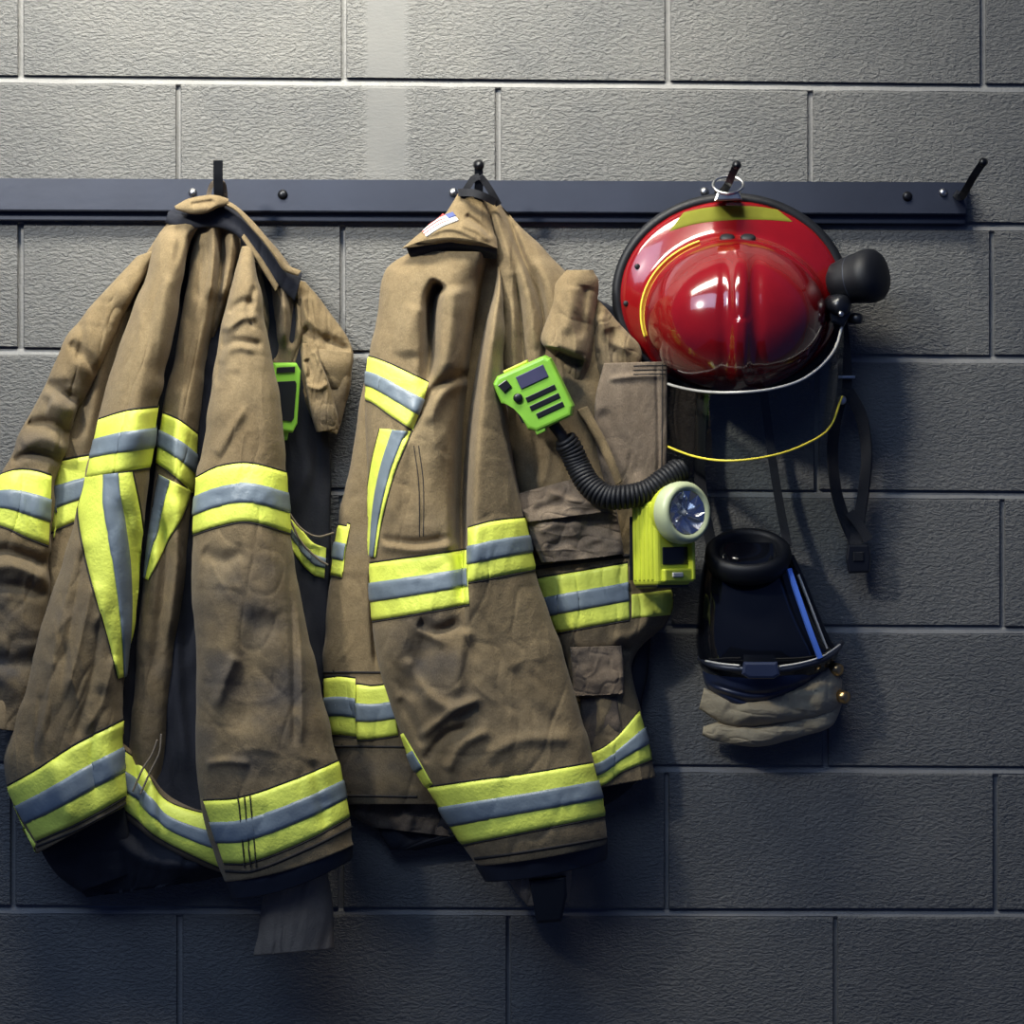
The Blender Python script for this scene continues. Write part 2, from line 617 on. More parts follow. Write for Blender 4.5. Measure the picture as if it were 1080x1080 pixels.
def node_wall():
    """grey paint over rolled, stippled concrete block; one smoother vertical swath"""
    m = bpy.data.materials.new('painted_block')
    m.use_nodes = True
    nt = m.node_tree
    L = nt.links.new
    b = nt.nodes['Principled BSDF']
    b.inputs['Roughness'].default_value = .62
    b.inputs['Specular IOR Level'].default_value = .25
    geo = nt.nodes.new('ShaderNodeNewGeometry')
    sep = nt.nodes.new('ShaderNodeSeparateXYZ')
    L(geo.outputs['Position'], sep.inputs[0])

    def noise(sc, det, st, rough=.6, dist=0.0):
        mp = nt.nodes.new('ShaderNodeMapping')
        mp.inputs['Scale'].default_value = st
        n = nt.nodes.new('ShaderNodeTexNoise')
        n.inputs['Scale'].default_value = sc
        n.inputs['Detail'].default_value = det
        n.inputs['Roughness'].default_value = rough
        n.inputs['Distortion'].default_value = dist
        L(geo.outputs['Position'], mp.inputs[0])
        L(mp.outputs[0], n.inputs['Vector'])
        return n.outputs['Fac']

    def mr(src, a, c, lo, hi):
        r = nt.nodes.new('ShaderNodeMapRange')
        for i, v in enumerate((a, c, lo, hi)):
            r.inputs[i + 1].default_value = v
        L(src, r.inputs[0])
        return r.outputs[0]

    def ma(op, a, c):
        x = nt.nodes.new('ShaderNodeMath')
        x.operation = op
        for i, v in enumerate((a, c)):
            if isinstance(v, (int, float)):
                x.inputs[i].default_value = v
            else:
                L(v, x.inputs[i])
        return x.outputs[0]

    st = noise(215, 3, (.65, 1, 1.35), .6, .5)
    big = noise(7, 4, (1, 1, 1))
    fine = noise(420, 2, (1, 1, 1))
    # smoother swath, between x = -0.185 and -0.13 m, above the rail
    gx = mr(sep.outputs['X'], -.1915, -.181, 0, 1)
    gx2 = mr(sep.outputs['X'], -.137, -.128, 1, 0)
    gz = mr(sep.outputs['Z'], 1.84, 1.90, 0, 1)
    sm = ma('MULTIPLY', ma('MULTIPLY', gx, gx2), gz)
    amp = ma('SUBTRACT', 1.0, ma('MULTIPLY', sm, .92))
    stip = mr(st, .36, .66, 0, 1)
    h = ma('MULTIPLY', ma('ADD', stip, ma('MULTIPLY', fine, .25)), amp)
    bp = nt.nodes.new('ShaderNodeBump')
    bp.inputs['Strength'].default_value = .72
    bp.inputs['Distance'].default_value = .0022
    L(h, bp.inputs['Height'])
    L(bp.outputs['Normal'], b.inputs['Normal'])
    mx = nt.nodes.new('ShaderNodeMix')
    mx.data_type = 'RGBA'
    mx.inputs[6].default_value = (.112, .114, .113, 1)
    mx.inputs[7].default_value = (.140, .140, .134, 1)
    L(mr(big, .35, .65, 0, 1), mx.inputs[0])
    L(mx.outputs[2], b.inputs['Base Color'])
    M['wall'] = m


node_wall()
TAN = (.222, .168, .092)
node_fabric('tan_a', TAN, (.072, .066, .062), 1)
node_fabric('tan_b', (.228, .174, .098), (.072, .066, .062), 4)
node_fabric('tan_flat', (.185, .146, .108), (.06, .054, .05), 8)
mat('mortar', (.19, .19, .185), .7, bump=.5, bscale=300)
mat('rail', (.030, .036, .055), .42, .3, bump=.08, bscale=90)
mat('steel_black', (.012, .013, .016), .35, .5)
mat('zinc', (.62, .62, .60), .28, 1)
mat('lime', (.83, .92, .13), .55, bump=.35, bscale=260)
mat('silver', (.18, .225, .265), .42, 0, .6, bump=.15, bscale=300)
mat('thread', (.018, .016, .016), .9)
mat('navy', (.006, .008, .016), .85, bump=.25, bscale=300)
mat('navy_cuff', (.010, .013, .024), .6)
mat('knit', (.22, .18, .135), .95, bump=.6, bscale=500)
mat('red', (.195, .004, .006), .16, 0, .6, coat=1)
mat('black_rubber', (.005, .006, .009), .55, 0, .35)
mat('black_plastic', (.008, .009, .012), .3)
mat('webbing', (.006, .007, .011), .8, bump=.3, bscale=600)
mat('mic_green', (.20, .46, .045), .38)
mat('torch_lime', (.55, .62, .05), .38)
mat('yellow_line', (.70, .58, .05), .5)
mat('sticker', (.15, .155, .012), .75, 0, .2)
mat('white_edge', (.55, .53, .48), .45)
mat('brass', (.75, .48, .20), .28, 1)
mat('chrome', (.85, .86, .88), .22, 1)
mat('hood_cloth', (.40, .33, .21), .95, bump=.4, bscale=300)
mat('seal_blue', (.018, .026, .06), .4)
mat('lens_dark', (.006, .007, .010), .08, 0, .6)
mat('patch_red', (.55, .06, .06), .8)
mat('patch_white', (.75, .72, .68), .8)
mat('patch_blue', (.06, .08, .22), .8)
mat('bezel', (.50, .56, .34), .35)
mat('screen', (.05, .05, .10), .25)
mat('floor', (.16, .16, .16), .6, bump=.3, bscale=60)
mat('lens_edge_reflection', (.10, .22, .75), .15)  # blue of a window reflection, put into the colour


def clear_mat(key, col, fac):
    m = bpy.data.materials.new(key)
    m.use_nodes = True
    nt = m.node_tree
    for n in list(nt.nodes):
        nt.nodes.remove(n)
    out = nt.nodes.new('ShaderNodeOutputMaterial')
    t = nt.nodes.new('ShaderNodeBsdfTransparent')
    t.inputs[0].default_value = (*col, 1)
    g = nt.nodes.new('ShaderNodeBsdfGlossy')
    g.inputs['Roughness'].default_value = .06
    g.inputs[0].default_value = (.9, .9, .9, 1)
    fr = nt.nodes.new('ShaderNodeFresnel')
    fr.inputs[0].default_value = fac
    mx = nt.nodes.new('ShaderNodeMixShader')
    nt.links.new(fr.outputs[0], mx.inputs[0])
    nt.links.new(t.outputs[0], mx.inputs[1])
    nt.links.new(g.outputs[0], mx.inputs[2])
    nt.links.new(mx.outputs[0], out.inputs[0])
    M[key] = m


clear_mat('visor', (.70, .75, .73), 1.5)

# ------------------------------------------------------------------ the setting: block wall and floor
# courses: bed joint heights at the left and right picture edges
lines = [(-356, -346), (-211, -201), (-65, -55), (81, 91), (228, 237), (368, 377), (514, 520), (658, 662), (805, 810), (957, 961),
         (1105, 1108), (1252, 1254), (1399, 1400), (1546, 1546), (1693, 1693), (1752, 1752)]
joints = {2: (22, 363, 704, 1036), 3: (188, 525, 855), 4: (22, 362, 702, 1046), 5: (186, 525, 861), 6: (15, 360, 705, 1057),
          7: (186, 527, 870), 8: (14, 360, 703, 1050), 9: (190, 536, 881)}
wall = mesh_obj('wall_back', [(-430, -360, -5.0), (1510, -360, -5.0), (1510, 1757, -5.0), (-430, 1757, -5.0),
                              (-430, -360, -60), (1510, -360, -60), (1510, 1757, -60), (-430, 1757, -60)],
                [(0, 1, 2, 3), (4, 5, 6, 7), (0, 1, 5, 4), (1, 2, 6, 5), (2, 3, 7, 6), (3, 0, 4, 7)], M['mortar'], None, False)
wall['kind'] = 'structure'
HT, HB, HV = 5.5, 2.0, 2.6        # joint below the line, above it, half head joint
for r in range(len(lines) - 1):
    js = list(joints.get(r, (22, 362, 702, 1042) if r % 2 == 0 else (188, 526, 862)))
    js = [js[0] - 340 * k for k in (2, 1)] + js + [js[-1] + 340 * k for k in (1, 2)]
    js = [j for j in js if -420 < j < 1500]
    js = [-430] + js + [1510]
    for a, c in zip(js[:-1], js[1:]):
        if c - a < 14:
            continue
        yl = lambda x, q: lines[q][0] + (lines[q][1] - lines[q][0]) * x / 1080
        jx = [float(rng.uniform(-.7, .7)) for _ in range(4)]
        pr = float(rng.uniform(-.6, .6))
        co = [(a + HV + jx[0], yl(a, r) + HT + jx[1]), (c - HV + jx[2], yl(c, r) + HT + jx[3]),
              (c - HV + jx[2], yl(c, r + 1) - HB - jx[1]), (a + HV + jx[0], yl(a, r + 1) - HB - jx[3])]
        cx, cy = sum(p[0] for p in co) / 4, sum(p[1] for p in co) / 4

        def inset(d):
            return [(x + (d * .6 if x < cx else -d * .35), y + (d * 1.5 if y < cy else -d * .3)) for x, y in co]
        V = [(x, y, -9) for x, y in co] + [(x, y, -3.6 + pr) for x, y in co] + [(x, y, -1.0 + pr) for x, y in inset(.8)] + [(x, y, pr) for x, y in inset(2.0)]
        F = []
        for k in range(3):
            for i in range(4):
                F.append((k * 4 + i, k * 4 + (i + 1) % 4, k * 4 + 4 + (i + 1) % 4, k * 4 + 4 + i))
        F.append((12, 13, 14, 15))
        F.append((0, 1, 2, 3))
        mesh_obj('concrete_block', V, F, M['wall'], wall, False)

for r in range(len(lines)):
    V, F = [], []
    for i in range(61):
        x = -430 + 1940 * i / 60
        y = lines[r][0] + (lines[r][1] - lines[r][0]) * x / 1080
        w = float(rng.uniform(-.5, .5))
        V += [(x, y - 3, -6), (x, y - 1.2, -5.6), (x, y + 2.6 + w, -2.2), (x, y + 6.2 + w, -.9), (x, y + 8, -3), (x, y + 8, -6)]
    for i in range(60):
        for j in range(6):
            F.append((i * 6 + j, i * 6 + (j + 1) % 6, i * 6 + 6 + (j + 1) % 6, i * 6 + 6 + j))
    mesh_obj('mortar_joint', V, F, M['mortar'], wall, False)

zf = tow(np.array((0, 1755, 0.0)))[2]
fl = mesh_obj('floor', [(-1.35, .02, zf), (1.35, .02, zf), (1.35, -2.9, zf), (-1.35, -2.9, zf),
                        (-1.35, .02, zf - .08), (1.35, .02, zf - .08), (1.35, -2.9, zf - .08), (-1.35, -2.9, zf - .08)],
              [(0, 1, 2, 3), (4, 5, 6, 7), (0, 1, 5, 4), (1, 2, 6, 5), (2, 3, 7, 6), (3, 0, 4, 7)], M['floor'], None, False, world=True)
fl['kind'] = 'structure'

# ------------------------------------------------------------------ coat rail with hooks
rail = thing('coat_rail', 'long dark blue-grey steel rail with black hooks bolted across the block wall', 'coat rail', (540, 233, 0))


def ry(x):
    return 188 + 4.5 * x / 1080


def slab(name, x0, x1, a, c, d0, d1, m, bev=1.0):
    fr = Frame((0, 0, 0))
    bm = bmesh.new()
    V = [bm.verts.new((x, ry(x) + o, d)) for d in (d0, d1) for x, o in ((x0, a), (x1, a), (x1, c), (x0, c))]
    for f in ((0, 1, 2, 3), (4, 5, 6, 7), (0, 1, 5, 4), (1, 2, 6, 5), (2, 3, 7, 6), (3, 0, 4, 7)):
        bm.faces.new([V[i] for i in f])
    bmesh.ops.recalc_face_normals(bm, faces=bm.faces)
    bmesh.ops.bevel(bm, geom=list(bm.edges), offset=bev, segments=2, affect='EDGES')
    return bm_obj(name, bm, m, rail, fr)


slab('face_plate', -330, 1020, 0, 34, 4, 18, M['rail'], 1.2)
slab('lower_flange', -330, 1018, 33, 44, 0, 9, M['rail'], .8)


def bolt(x, y, m, r=4.2, d=18):
    lathe('bolt', [(r * 1.25, d - 1), (r * 1.25, d + .8), (r, d + 1.2), (r * .95, d + 2.6), (r * .6, d + 3.6)], m, rail, Frame((x, y, 0)), 14)


for x, y, m in ((298, 205, 'steel_black'), (957, 207, 'steel_black'), (995, 203, 'zinc'), (478, 203, 'zinc'), (743, 202, 'zinc'), (203, 203, 'zinc'),
                (-60, 204, 'steel_black')):
    bolt(x, y, M[m], 3.6 if m == 'zinc' else 4.2)


def hook(pts, w, t, tip=None):
    o = ribbon('hook', pts, w, t, M['steel_black'], rail, 40)
    if tip:
        lathe('hook_tip', [(0.3, -tip), (tip * .7, -tip * .7), (tip, 0), (tip * .7, tip * .7), (.3, tip)], M['steel_black'], o, Frame(pts[-1]), 14)


hook([(235, 222, 17), (235, 226, 30), (233, 226, 52), (231, 212, 72), (230, 190, 80), (230, 169, 84)], 10, 5)
hook([(505, 222, 17), (505, 227, 30), (505, 226, 52), (505, 212, 72), (505, 192, 80), (505, 174, 85)], 9, 5, 6)
hook([(757, 205, 17), (760, 203, 30), (764, 200, 52), (768, 194, 72), (772, 185, 82), (777, 174, 90)], 8, 5, 5)
hook([(1009, 205, 17), (1012, 207, 30), (1015, 206, 46), (1020, 198, 62), (1027, 186, 78), (1037, 171, 92)], 8, 6, 5)

# ------------------------------------------------------------------ left jacket
J1 = thing('firefighter_jacket', 'tan firefighter coat hung leftmost on the rail, knit wristlet below its right cuff', 'jacket', (228, 950, 40))

liningL = Panel('lining', [(196, 236, 262, 240, 40, 40, 8), (150, 300, 318, 320, 24, 24, 12), (92, 450, 346, 450, 20, 20, 14), (72, 600, 348, 600, 18, 18, 16),
                 (60, 750, 338, 760, 18, 18, 20), (44, 860, 320, 880, 22, 18, 26), (62, 916, 292, 912, 26, 18, 24), (92, 946, 210, 930, 26, 20, 12)],
      M['navy'], J1, noise=3, grain=(26, 120), seed=11, nv=110, nf=90,
      folds=[('g', [(190, 560), (186, 700), (196, 840)], 7, 10), ('g', [(176, 700), (182, 800), (190, 850)], 4, 6), ('g', [(110, 870), (150, 905), (230, 915)], 8, 8)])

sleeveA = Panel('sleeve', [(146, 270, 166, 264, 40, 42, 8), (112, 305, 142, 314, 42, 44, 16), (84, 337, 120, 354, 42, 44, 22), (63, 372, 102, 394, 42, 44, 26),
                           (45, 415, 84, 432, 42, 36, 26), (24, 452, 72, 468, 42, 36, 28), (3, 498, 60, 506, 42, 36, 30), (-14, 545, 54, 560, 42, 36, 30),
                           (-24, 600, 52, 606, 42, 36, 30), (-28, 660, 48, 664, 42, 36, 30), (-26, 715, 40, 718, 42, 36, 28), (-20, 768, 28, 772, 42, 38, 24)],
                M['tan_a'], J1, nv=190, nf=80, seed=21, hollow=True, noise=2.2, grain=(30, 34), wob=2.0,
                folds=[('g', [(40, 402), (62, 410), (96, 436)], 5, -11), ('g', [(50, 425), (70, 432), (92, 425)], 9, 9), ('g', [(26, 448), (50, 446), (84, 462)], 5, -11),
                       ('g', [(20, 470), (45, 462), (80, 480)], 8, 8), ('g', [(10, 487), (36, 478), (74, 492)], 4, -9),
                       ('g', [(72, 360), (86, 372), (110, 398)], 5, -8), ('g', [(84, 338), (86, 360), (80, 384)], 4, -5),
                       ('g', [(-20, 585), (10, 582), (60, 600)], 6, -11), ('g', [(-20, 602), (15, 598), (60, 616)], 7, 8), ('g', [(-24, 622), (14, 618), (58, 630)], 6, -9),
                       ('g', [(-24, 690), (10, 700), (50, 690)], 9, -7)] + creases(16, (0, 380, 90, 480), 20, 40, 4, 5, 3),
                soot=[(70, 430, 40, 30, .55), (30, 470, 40, 25, .5), (10, 640, 60, 60, .6), (10, 720, 60, 60, .8)])
sleeveA.trim([(-6, 503), (18, 496), (36, 497), (54, 502)], [(-18, 550), (6, 556), (28, 566), (51, 575)], J1)

sideB = Panel('coat_side', [(168, 246, 196, 246, 22, 4, 10), (150, 272, 190, 276, 22, 4, 14), (132, 308, 172, 312, 22, 4, 17), (106, 348, 158, 352, 22, 4, 20), (80, 397, 148, 402, 22, 4, 23),
                            (66, 440, 136, 444, 22, 4, 24), (59, 485, 126, 488, 22, 4, 24), (53, 530, 120, 534, 22, 4, 24), (48, 585, 116, 590, 22, 4, 24), (44, 650, 110, 650, 22, 4, 21), (34, 720, 100, 720, 22, 4, 17)],
              M['tan_b'], J1, nv=170, nf=70, seed=33, noise=1.5, grain=(18, 120), folds=[('g', [(140, 310), (112, 370), (96, 430), (84, 500)], 9, 8), ('g', [(112, 350), (96, 400), (80, 470)], 5, -5)],
              soot=[(100, 440, 30, 60, .35)])
bodyB = Panel('coat_body', [(177, 234, 213, 236, 50, 54, 14), (164, 254, 200, 254, 50, 54, 34), (155, 288, 193, 298, 50, 54, 46), (138, 334, 185, 346, 50, 54, 52),
                            (119, 386, 174, 394, 50, 54, 56), (105, 437, 166, 437, 50, 54, 58), (94, 486, 160, 484, 50, 54, 58), (82, 532, 154, 530, 48, 54, 58),
                            (66, 590, 148, 585, 46, 54, 58), (48, 645, 143, 640, 46, 54, 56), (32, 702, 134, 702, 46, 56, 54), (13, 768, 129, 758, 46, 56, 52),
                            (4, 812, 129, 775, 46, 56, 50), (16, 852, 130, 812, 46, 56, 48), (38, 899, 133, 850, 48, 56, 42)],
              M['tan_a'], J1, nv=260, nf=150, seed=31, hollow=True, noise=1.5, grain=(24, 130), wob=1.4, e=2.0,
              folds=[('g', [(198, 250), (180, 330), (162, 400), (150, 440), (142, 500)], 24, 8), ('g', [(180, 250), (160, 330), (140, 400), (126, 470)], 6, -3),
                     ('g', [(128, 520), (140, 590), (146, 660), (140, 720)], 8, -8), ('r', [(86, 560), (70, 630), (50, 720)], 5, 8), ('r', [(92, 570), (78, 640), (64, 730)], 5, -8),
                     ('r', [(98, 610), (86, 670), (68, 740)], 5, 9), ('r', [(106, 650), (96, 720), (74, 790)], 5, -8), ('r', [(122, 690), (108, 740), (88, 775)], 5, 6),
                     ('r', [(58, 690), (50, 740), (40, 790)], 5, 7), ('r', [(44, 730), (36, 780), (36, 810)], 4, -6), ('r', [(110, 720), (96, 800), (104, 850)], 6, -6),
                     ('g', [(62, 800), (62, 830), (72, 870)], 10, 5), ('g', [(188, 238), (189, 260), (180, 290)], 5, -5, (.02, .5)),
                     ('g', [(212, 236), (214, 260), (206, 300)], 5, -5, (.02, .5))] + creases(26, (40, 560, 120, 780), 100, 60, 3, 3.2, 5),
              soot=[(60, 330, 60, 20, .25), (80, 640, 60, 70, .35), (50, 730, 50, 60, .3), (120, 640, 30, 90, .4)])
bodyB.trim([(104, 443), (134, 434), (184, 428)], [(91, 504), (124, 498), (176, 490)], J1)
sideB.trim([(55, 489), (76, 484), (97, 480)], [(44, 567), (62, 557), (88, 546)], J1)
bodyB.trim([(88, 503), (83, 540), (96, 610), (113, 670), (124, 716)], [(139, 497), (149, 550), (153, 600), (149, 650), (136, 712)], J1, .42, .72)
bodyB.trim([(6, 831), (40, 812), (80, 786), (130, 760)], [(38, 887), (70, 873), (100, 858), (134, 838)], J1)
bodyB.strip('side_trim', [(3, 838), (14, 872), (34, 904)], [(10, 842), (24, 868), (38, 890)], M['lime'], J1, n=30, m=4)
bodyB.strip('hem_seam', [(38, 892), (70, 879), (100, 864), (134, 845)], [(39, 894), (70, 881.5), (100, 866.5), (134, 847.5)], M['thread'], J1, m=2)

Panel('hem_facing', [(40, 890, 132, 842, 40, 50, 18), (48, 906, 134, 862, 38, 46, 20), (62, 924, 138, 888, 34, 40, 20), (84, 940, 140, 920, 30, 34, 14)],
      M['navy'], J1, seed=35, nv=50, nf=60, noise=2)

frontC = Panel('front_flap', [(212, 231, 262, 229, 40, 34, 18), (204, 256, 259, 262, 40, 32, 28), (196, 306, 245, 312, 40, 30, 32), (184, 376, 219, 380, 40, 30, 32),
                              (171, 433, 211, 436, 40, 30, 32), (163, 500, 205, 497, 40, 30, 32), (158, 542, 200, 547, 40, 28, 30), (151, 620, 194, 620, 38, 26, 30),
                              (143, 700, 184, 700, 36, 24, 28), (138, 770, 177, 776, 34, 24, 24), (132, 815, 174, 838, 30, 22, 18)],
                M['tan_b'], J1, nv=240, nf=80, seed=41, noise=1.5, grain=(16, 140),
               folds=[('g', [(224, 228), (226, 262), (222, 320)], 5, 10), ('g', [(234, 232), (234, 270), (226, 330), (216, 400)], 5, -14), ('g', [(244, 240), (243, 280), (234, 320)], 6, 9),
                      ('g', [(254, 240), (254, 268), (246, 300)], 4, -9), ('g', [(212, 255), (212, 280), (206, 320)], 4, -5), ('g', [(195, 400), (188, 480), (180, 560)], 8, 4),
                      ('g', [(176, 540), (172, 620), (160, 720)], 7, -7), ('g', [(190, 520), (186, 600), (178, 680)], 7, 7)],
               soot=[(170, 700, 40, 120, .6), (175, 560, 30, 40, .3)])
frontC.trim([(172, 436), (188, 443), (208, 458)], [(165, 488), (182, 500), (204, 521)], J1)
frontC.trim([(168, 500), (160, 545), (156, 575), (153, 610)], [(202, 518), (192, 545), (175, 575), (157, 612)], J1, .02, .36)

hemF = Panel('front_hem', [(128, 784, 118, 856, 40, 40, 14), (150, 800, 140, 870, 40, 40, 18), (172, 834, 164, 888, 42, 42, 18), (202, 852, 200, 908, 46, 46, 18),
                           (244, 858, 248, 926, 50, 50, 12)], M['tan_b'], J1, nv=90, nf=60, seed=45, noise=1.4, soot=[(180, 850, 60, 40, .5)],
             folds=[('g', [(140, 790), (146, 830), (150, 875)], 5, -7), ('g', [(160, 815), (160, 850), (164, 885)], 5, 5)])
hemF.trim([(128, 790), (150, 808), (172, 842), (204, 856), (240, 862)], [(124, 848), (142, 862), (166, 882), (204, 902), (240, 918)], J1)
tube('drawstring', [(140, 835, 62), (150, 812, 64), (160, 796, 66), (166, 780, 66)], 1.1, M['knit'], J1)
tube('drawstring', [(148, 838, 62), (158, 815, 64), (168, 794, 66), (170, 774, 66)], 1.1, M['knit'], J1)

sleeveD = Panel('sleeve', [(256, 260, 266, 258, 62, 62, 10), (247, 290, 273, 298, 66, 66, 28), (235, 335, 281, 344, 72, 70, 42), (227, 385, 289, 388, 76, 74, 50),
                           (219, 437, 297, 435, 80, 78, 54), (209, 492, 301, 490, 82, 80, 56), (204, 550, 305, 548, 84, 82, 58), (203, 620, 315, 612, 84, 82, 60),
                           (206, 690, 329, 685, 84, 82, 60), (206, 750, 343, 742, 84, 82, 60), (206, 800, 355, 794, 84, 82, 60), (213, 850, 363, 834, 84, 82, 60),
                           (228, 906, 370, 874, 84, 82, 58, 4), (238, 930, 373, 890, 84, 82, 56, 6)],
                M['tan_b'], J1, nv=300, nf=150, seed=51, tb=.6, hollow=True, noise=1.6, grain=(40, 60), wob=1.4,
                folds=[('g', [(236, 350), (255, 336), (276, 334)], 4, 6), ('g', [(232, 366), (250, 360), (280, 364)], 4, -6), ('g', [(230, 384), (246, 366), (272, 372)], 5, 5),
                       ('g', [(234, 345), (232, 375), (226, 410)], 7, -10), ('g', [(226, 482), (246, 450), (262, 425)], 5, 4), ('g', [(270, 300), (262, 330), (268, 350)], 4, -4),
                       ('g', [(240, 330), (256, 318), (272, 322)], 4, -5), ('g', [(250, 690), (236, 720), (226, 750)], 6, 6), ('g', [(212, 580), (235, 590), (262, 580)], 8, -5),
                       ('g', [(312, 600), (318, 690), (318, 790)], 3, 4, (.1, .1)), ('g', [(304, 600), (309, 690), (310, 790)], 3, -3, (.1, .1)),
                       ('g', [(215, 806), (240, 803), (266, 806)], 4, 5), ('g', [(280, 640), (262, 700), (252, 780)], 16, -8), ('g', [(330, 800), (336, 840), (344, 880)], 6, -4),
                       ('g', [(235, 600), (238, 680), (230, 780)], 14, 4)] + creases(30, (205, 570, 345, 800), 75, 70, 4, 2.4, 6) + creases(8, (235, 320, 285, 400), 10, 35, 3, 2.4, 8),
                soot=[(245, 640, 50, 50, .75), (230, 720, 45, 60, .7), (300, 740, 40, 60, .75), (270, 800, 60, 30, .6), (285, 600, 30, 30, .5), (340, 800, 20, 30, .4),
                      (220, 780, 30, 50, .5), (290, 660, 30, 50, .5)])
sleeveD.trim([(207, 504), (230, 493), (262, 489), (303, 499)], [(203, 564), (230, 555), (262, 550), (308, 563)], J1)
cuffband = sleeveD.trim([(215, 845), (253, 842), (310, 823), (359, 802)], [(236, 910), (264, 909), (325, 885), (369, 861)], J1)
for x in (252, 258, 264):
    sleeveD.strip('stitching', [(x - 1, 838), (x + 3, 880), (x + 6, 914)], [(x + .5, 838), (x + 4.5, 880), (x + 7.5, 914)], M['thread'], cuffband, off=3.0, n=40, m=2)
sleeveD.strip('hem_seam', [(237, 917), (266, 917), (326, 893), (372, 870)], [(238, 920), (267, 920), (327, 896), (372, 873)], M['thread'], J1, m=2)
Panel('cuff', [(237, 924, 371, 882, 84, 82, 52, 6), (240, 934, 372, 892, 84, 82, 52, 8), (245, 948, 371, 906, 84, 82, 48, 9)], M['navy_cuff'], J1, nv=30, nf=60, tb=.6, seed=55, hollow=True, noise=1)
wr = Panel('wristlet', [(278, 920, 344, 905, 84, 84, 26), (275, 960, 350, 950, 80, 80, 28), (268, 1008, 352, 1000, 78, 78, 26)], M['knit'], J1, nv=60, nf=70, tb=.8, seed=57, noise=1.2, hollow=True, grain=(10, 90))

Panel('lapel', [(254, 236, 268, 236, 30, 30, 8), (258, 262, 296, 266, 30, 30, 14), (262, 300, 318, 302, 30, 28, 18), (270, 345, 322, 345, 28, 26, 16), (284, 388, 312, 388, 26, 24, 10)],
      M['tan_b'], J1, nv=120, nf=80, seed=61, noise=1.8, grain=(14, 80), folds=[('g', [(276, 262), (284, 310), (290, 385)], 5, -16), ('g', [(292, 276), (299, 320), (300, 370)], 5, 10), ('g', [(304, 290), (310, 320), (306, 370)], 4, -12),
                                                                             ('g', [(268, 270), (275, 310), (283, 350)], 5, 7)], soot=[(290, 330, 20, 60, .45)])
Panel('shoulder', [(312, 296, 322, 296, 26, 24, 8), (314, 326, 344, 326, 24, 22, 14), (314, 360, 371, 366, 22, 20, 18), (316, 400, 370, 400, 24, 22, 18), (326, 434, 362, 440, 28, 24, 12), (334, 452, 356, 458, 28, 26, 6)],
      M['tan_a'], J1, nv=110, nf=70, seed=63, noise=2.2, grain=(18, 40), folds=[('g', [(318, 310), (326, 340), (345, 362)], 5, 7), ('g', [(318, 345), (340, 356), (372, 372)], 5, -9)], soot=[(345, 430, 25, 40, .6)])
Panel('pocket_flap', [(330, 366, 371, 371, 34, 32, 8), (332, 380, 371, 385, 36, 32, 10), (340, 396, 368, 400, 36, 30, 8), (346, 410, 362, 410, 34, 30, 4)], M['tan_b'], J1, nv=50, nf=50, seed=65, noise=1.2)
Panel('shoulder_tab', [(318, 361, 333, 364, 44, 42, 5), (319, 385, 341, 386, 46, 44, 7), (322, 408, 348, 408, 46, 44, 8), (327, 432, 355, 432, 44, 42, 9), (334, 456, 357, 452, 40, 38, 6)],
      M['tan_a'], J1, nv=80, nf=60, seed=67, noise=1.4, grain=(10, 26), folds=[('g', [(322, 406), (336, 410), (348, 402)], 3, 4), ('g', [(330, 368), (338, 385), (347, 404)], 2.5, 4), ('g', [(323, 378), (327, 392), (324, 402)], 3, -4)], soot=[(340, 435, 20, 20, .5)])
liningL.trim([(302, 543), (316, 556), (330, 572), (344, 578)], [(304, 575), (316, 592), (330, 606), (342, 610)], J1, stitch=False)
tube('cord', [(302, 536, 36), (316, 556, 34), (334, 566, 32), (352, 562, 30)], 1.2, M['knit'], J1)
tube('cord', [(304, 544, 36), (318, 572, 34), (336, 590, 32), (346, 596, 30)], 1.2, M['knit'], J1)

Panel('collar_lining', [(178, 223, 174, 234, 56, 56, 5), (190, 217, 188, 240, 58, 62, 6), (206, 219, 206, 240, 60, 64, 6), (218, 216, 218, 240, 62, 66, 6), (232, 212, 232, 241, 62, 68, 6),
                        (252, 224, 250, 250, 60, 66, 7), (272, 244, 264, 268, 58, 62, 7), (300, 276, 290, 298, 50, 54, 7), (318, 288, 312, 318, 42, 44, 6)], M['navy'], J1, nv=110, nf=40, seed=71, noise=.8)
Panel('collar', [(184, 217, 186, 221, 74, 76, 3), (199, 209, 203, 226, 74, 80, 9), (215, 206, 217, 225, 76, 82, 10), (229, 206, 230, 219, 76, 80, 8), (241, 210, 240, 217, 74, 74, 4)],
      M['tan_a'], J1, nv=70, nf=40, seed=73, noise=.9, wob=.5, folds=[('g', [(200, 216), (214, 214), (228, 212)], 3, -4)])
Panel('collar_edge', [(234, 208, 232, 215, 74, 76, 4), (250, 217.5, 247.5, 222, 72, 76, 4), (264, 230.5, 260, 235.5, 70, 74, 4), (280, 249, 275.5, 253.5, 68, 72, 4), (294, 268, 290, 272, 64, 68, 4),
                      (304, 280, 299, 285, 60, 62, 4), (318, 286, 314, 291, 56, 58, 3)], M['tan_b'], J1, nv=110, nf=30, seed=75, noise=.5, wob=.5)
Panel('collar_edge', [(258, 246, 255, 250, 66, 72, 3), (270, 264, 266, 268, 66, 70, 4), (284, 283, 280, 289, 60, 64, 4), (294, 300, 291, 308, 54, 58, 3)], M['tan_b'], J1, nv=60, nf=24, seed=77, noise=.4, wob=.5)
ribbon('hanging_loop', [(219, 212, 64), (222, 198, 70), (226, 192, 76), (230, 191, 80)], 5, 2, M['knit'], J1, 24)
ribbon('hanging_loop', [(238, 213, 64), (237, 200, 70), (235, 193, 76), (230, 191, 80)], 5, 2, M['knit'], J1, 24)

J1['group'] = 'firefighter coats on the rail'

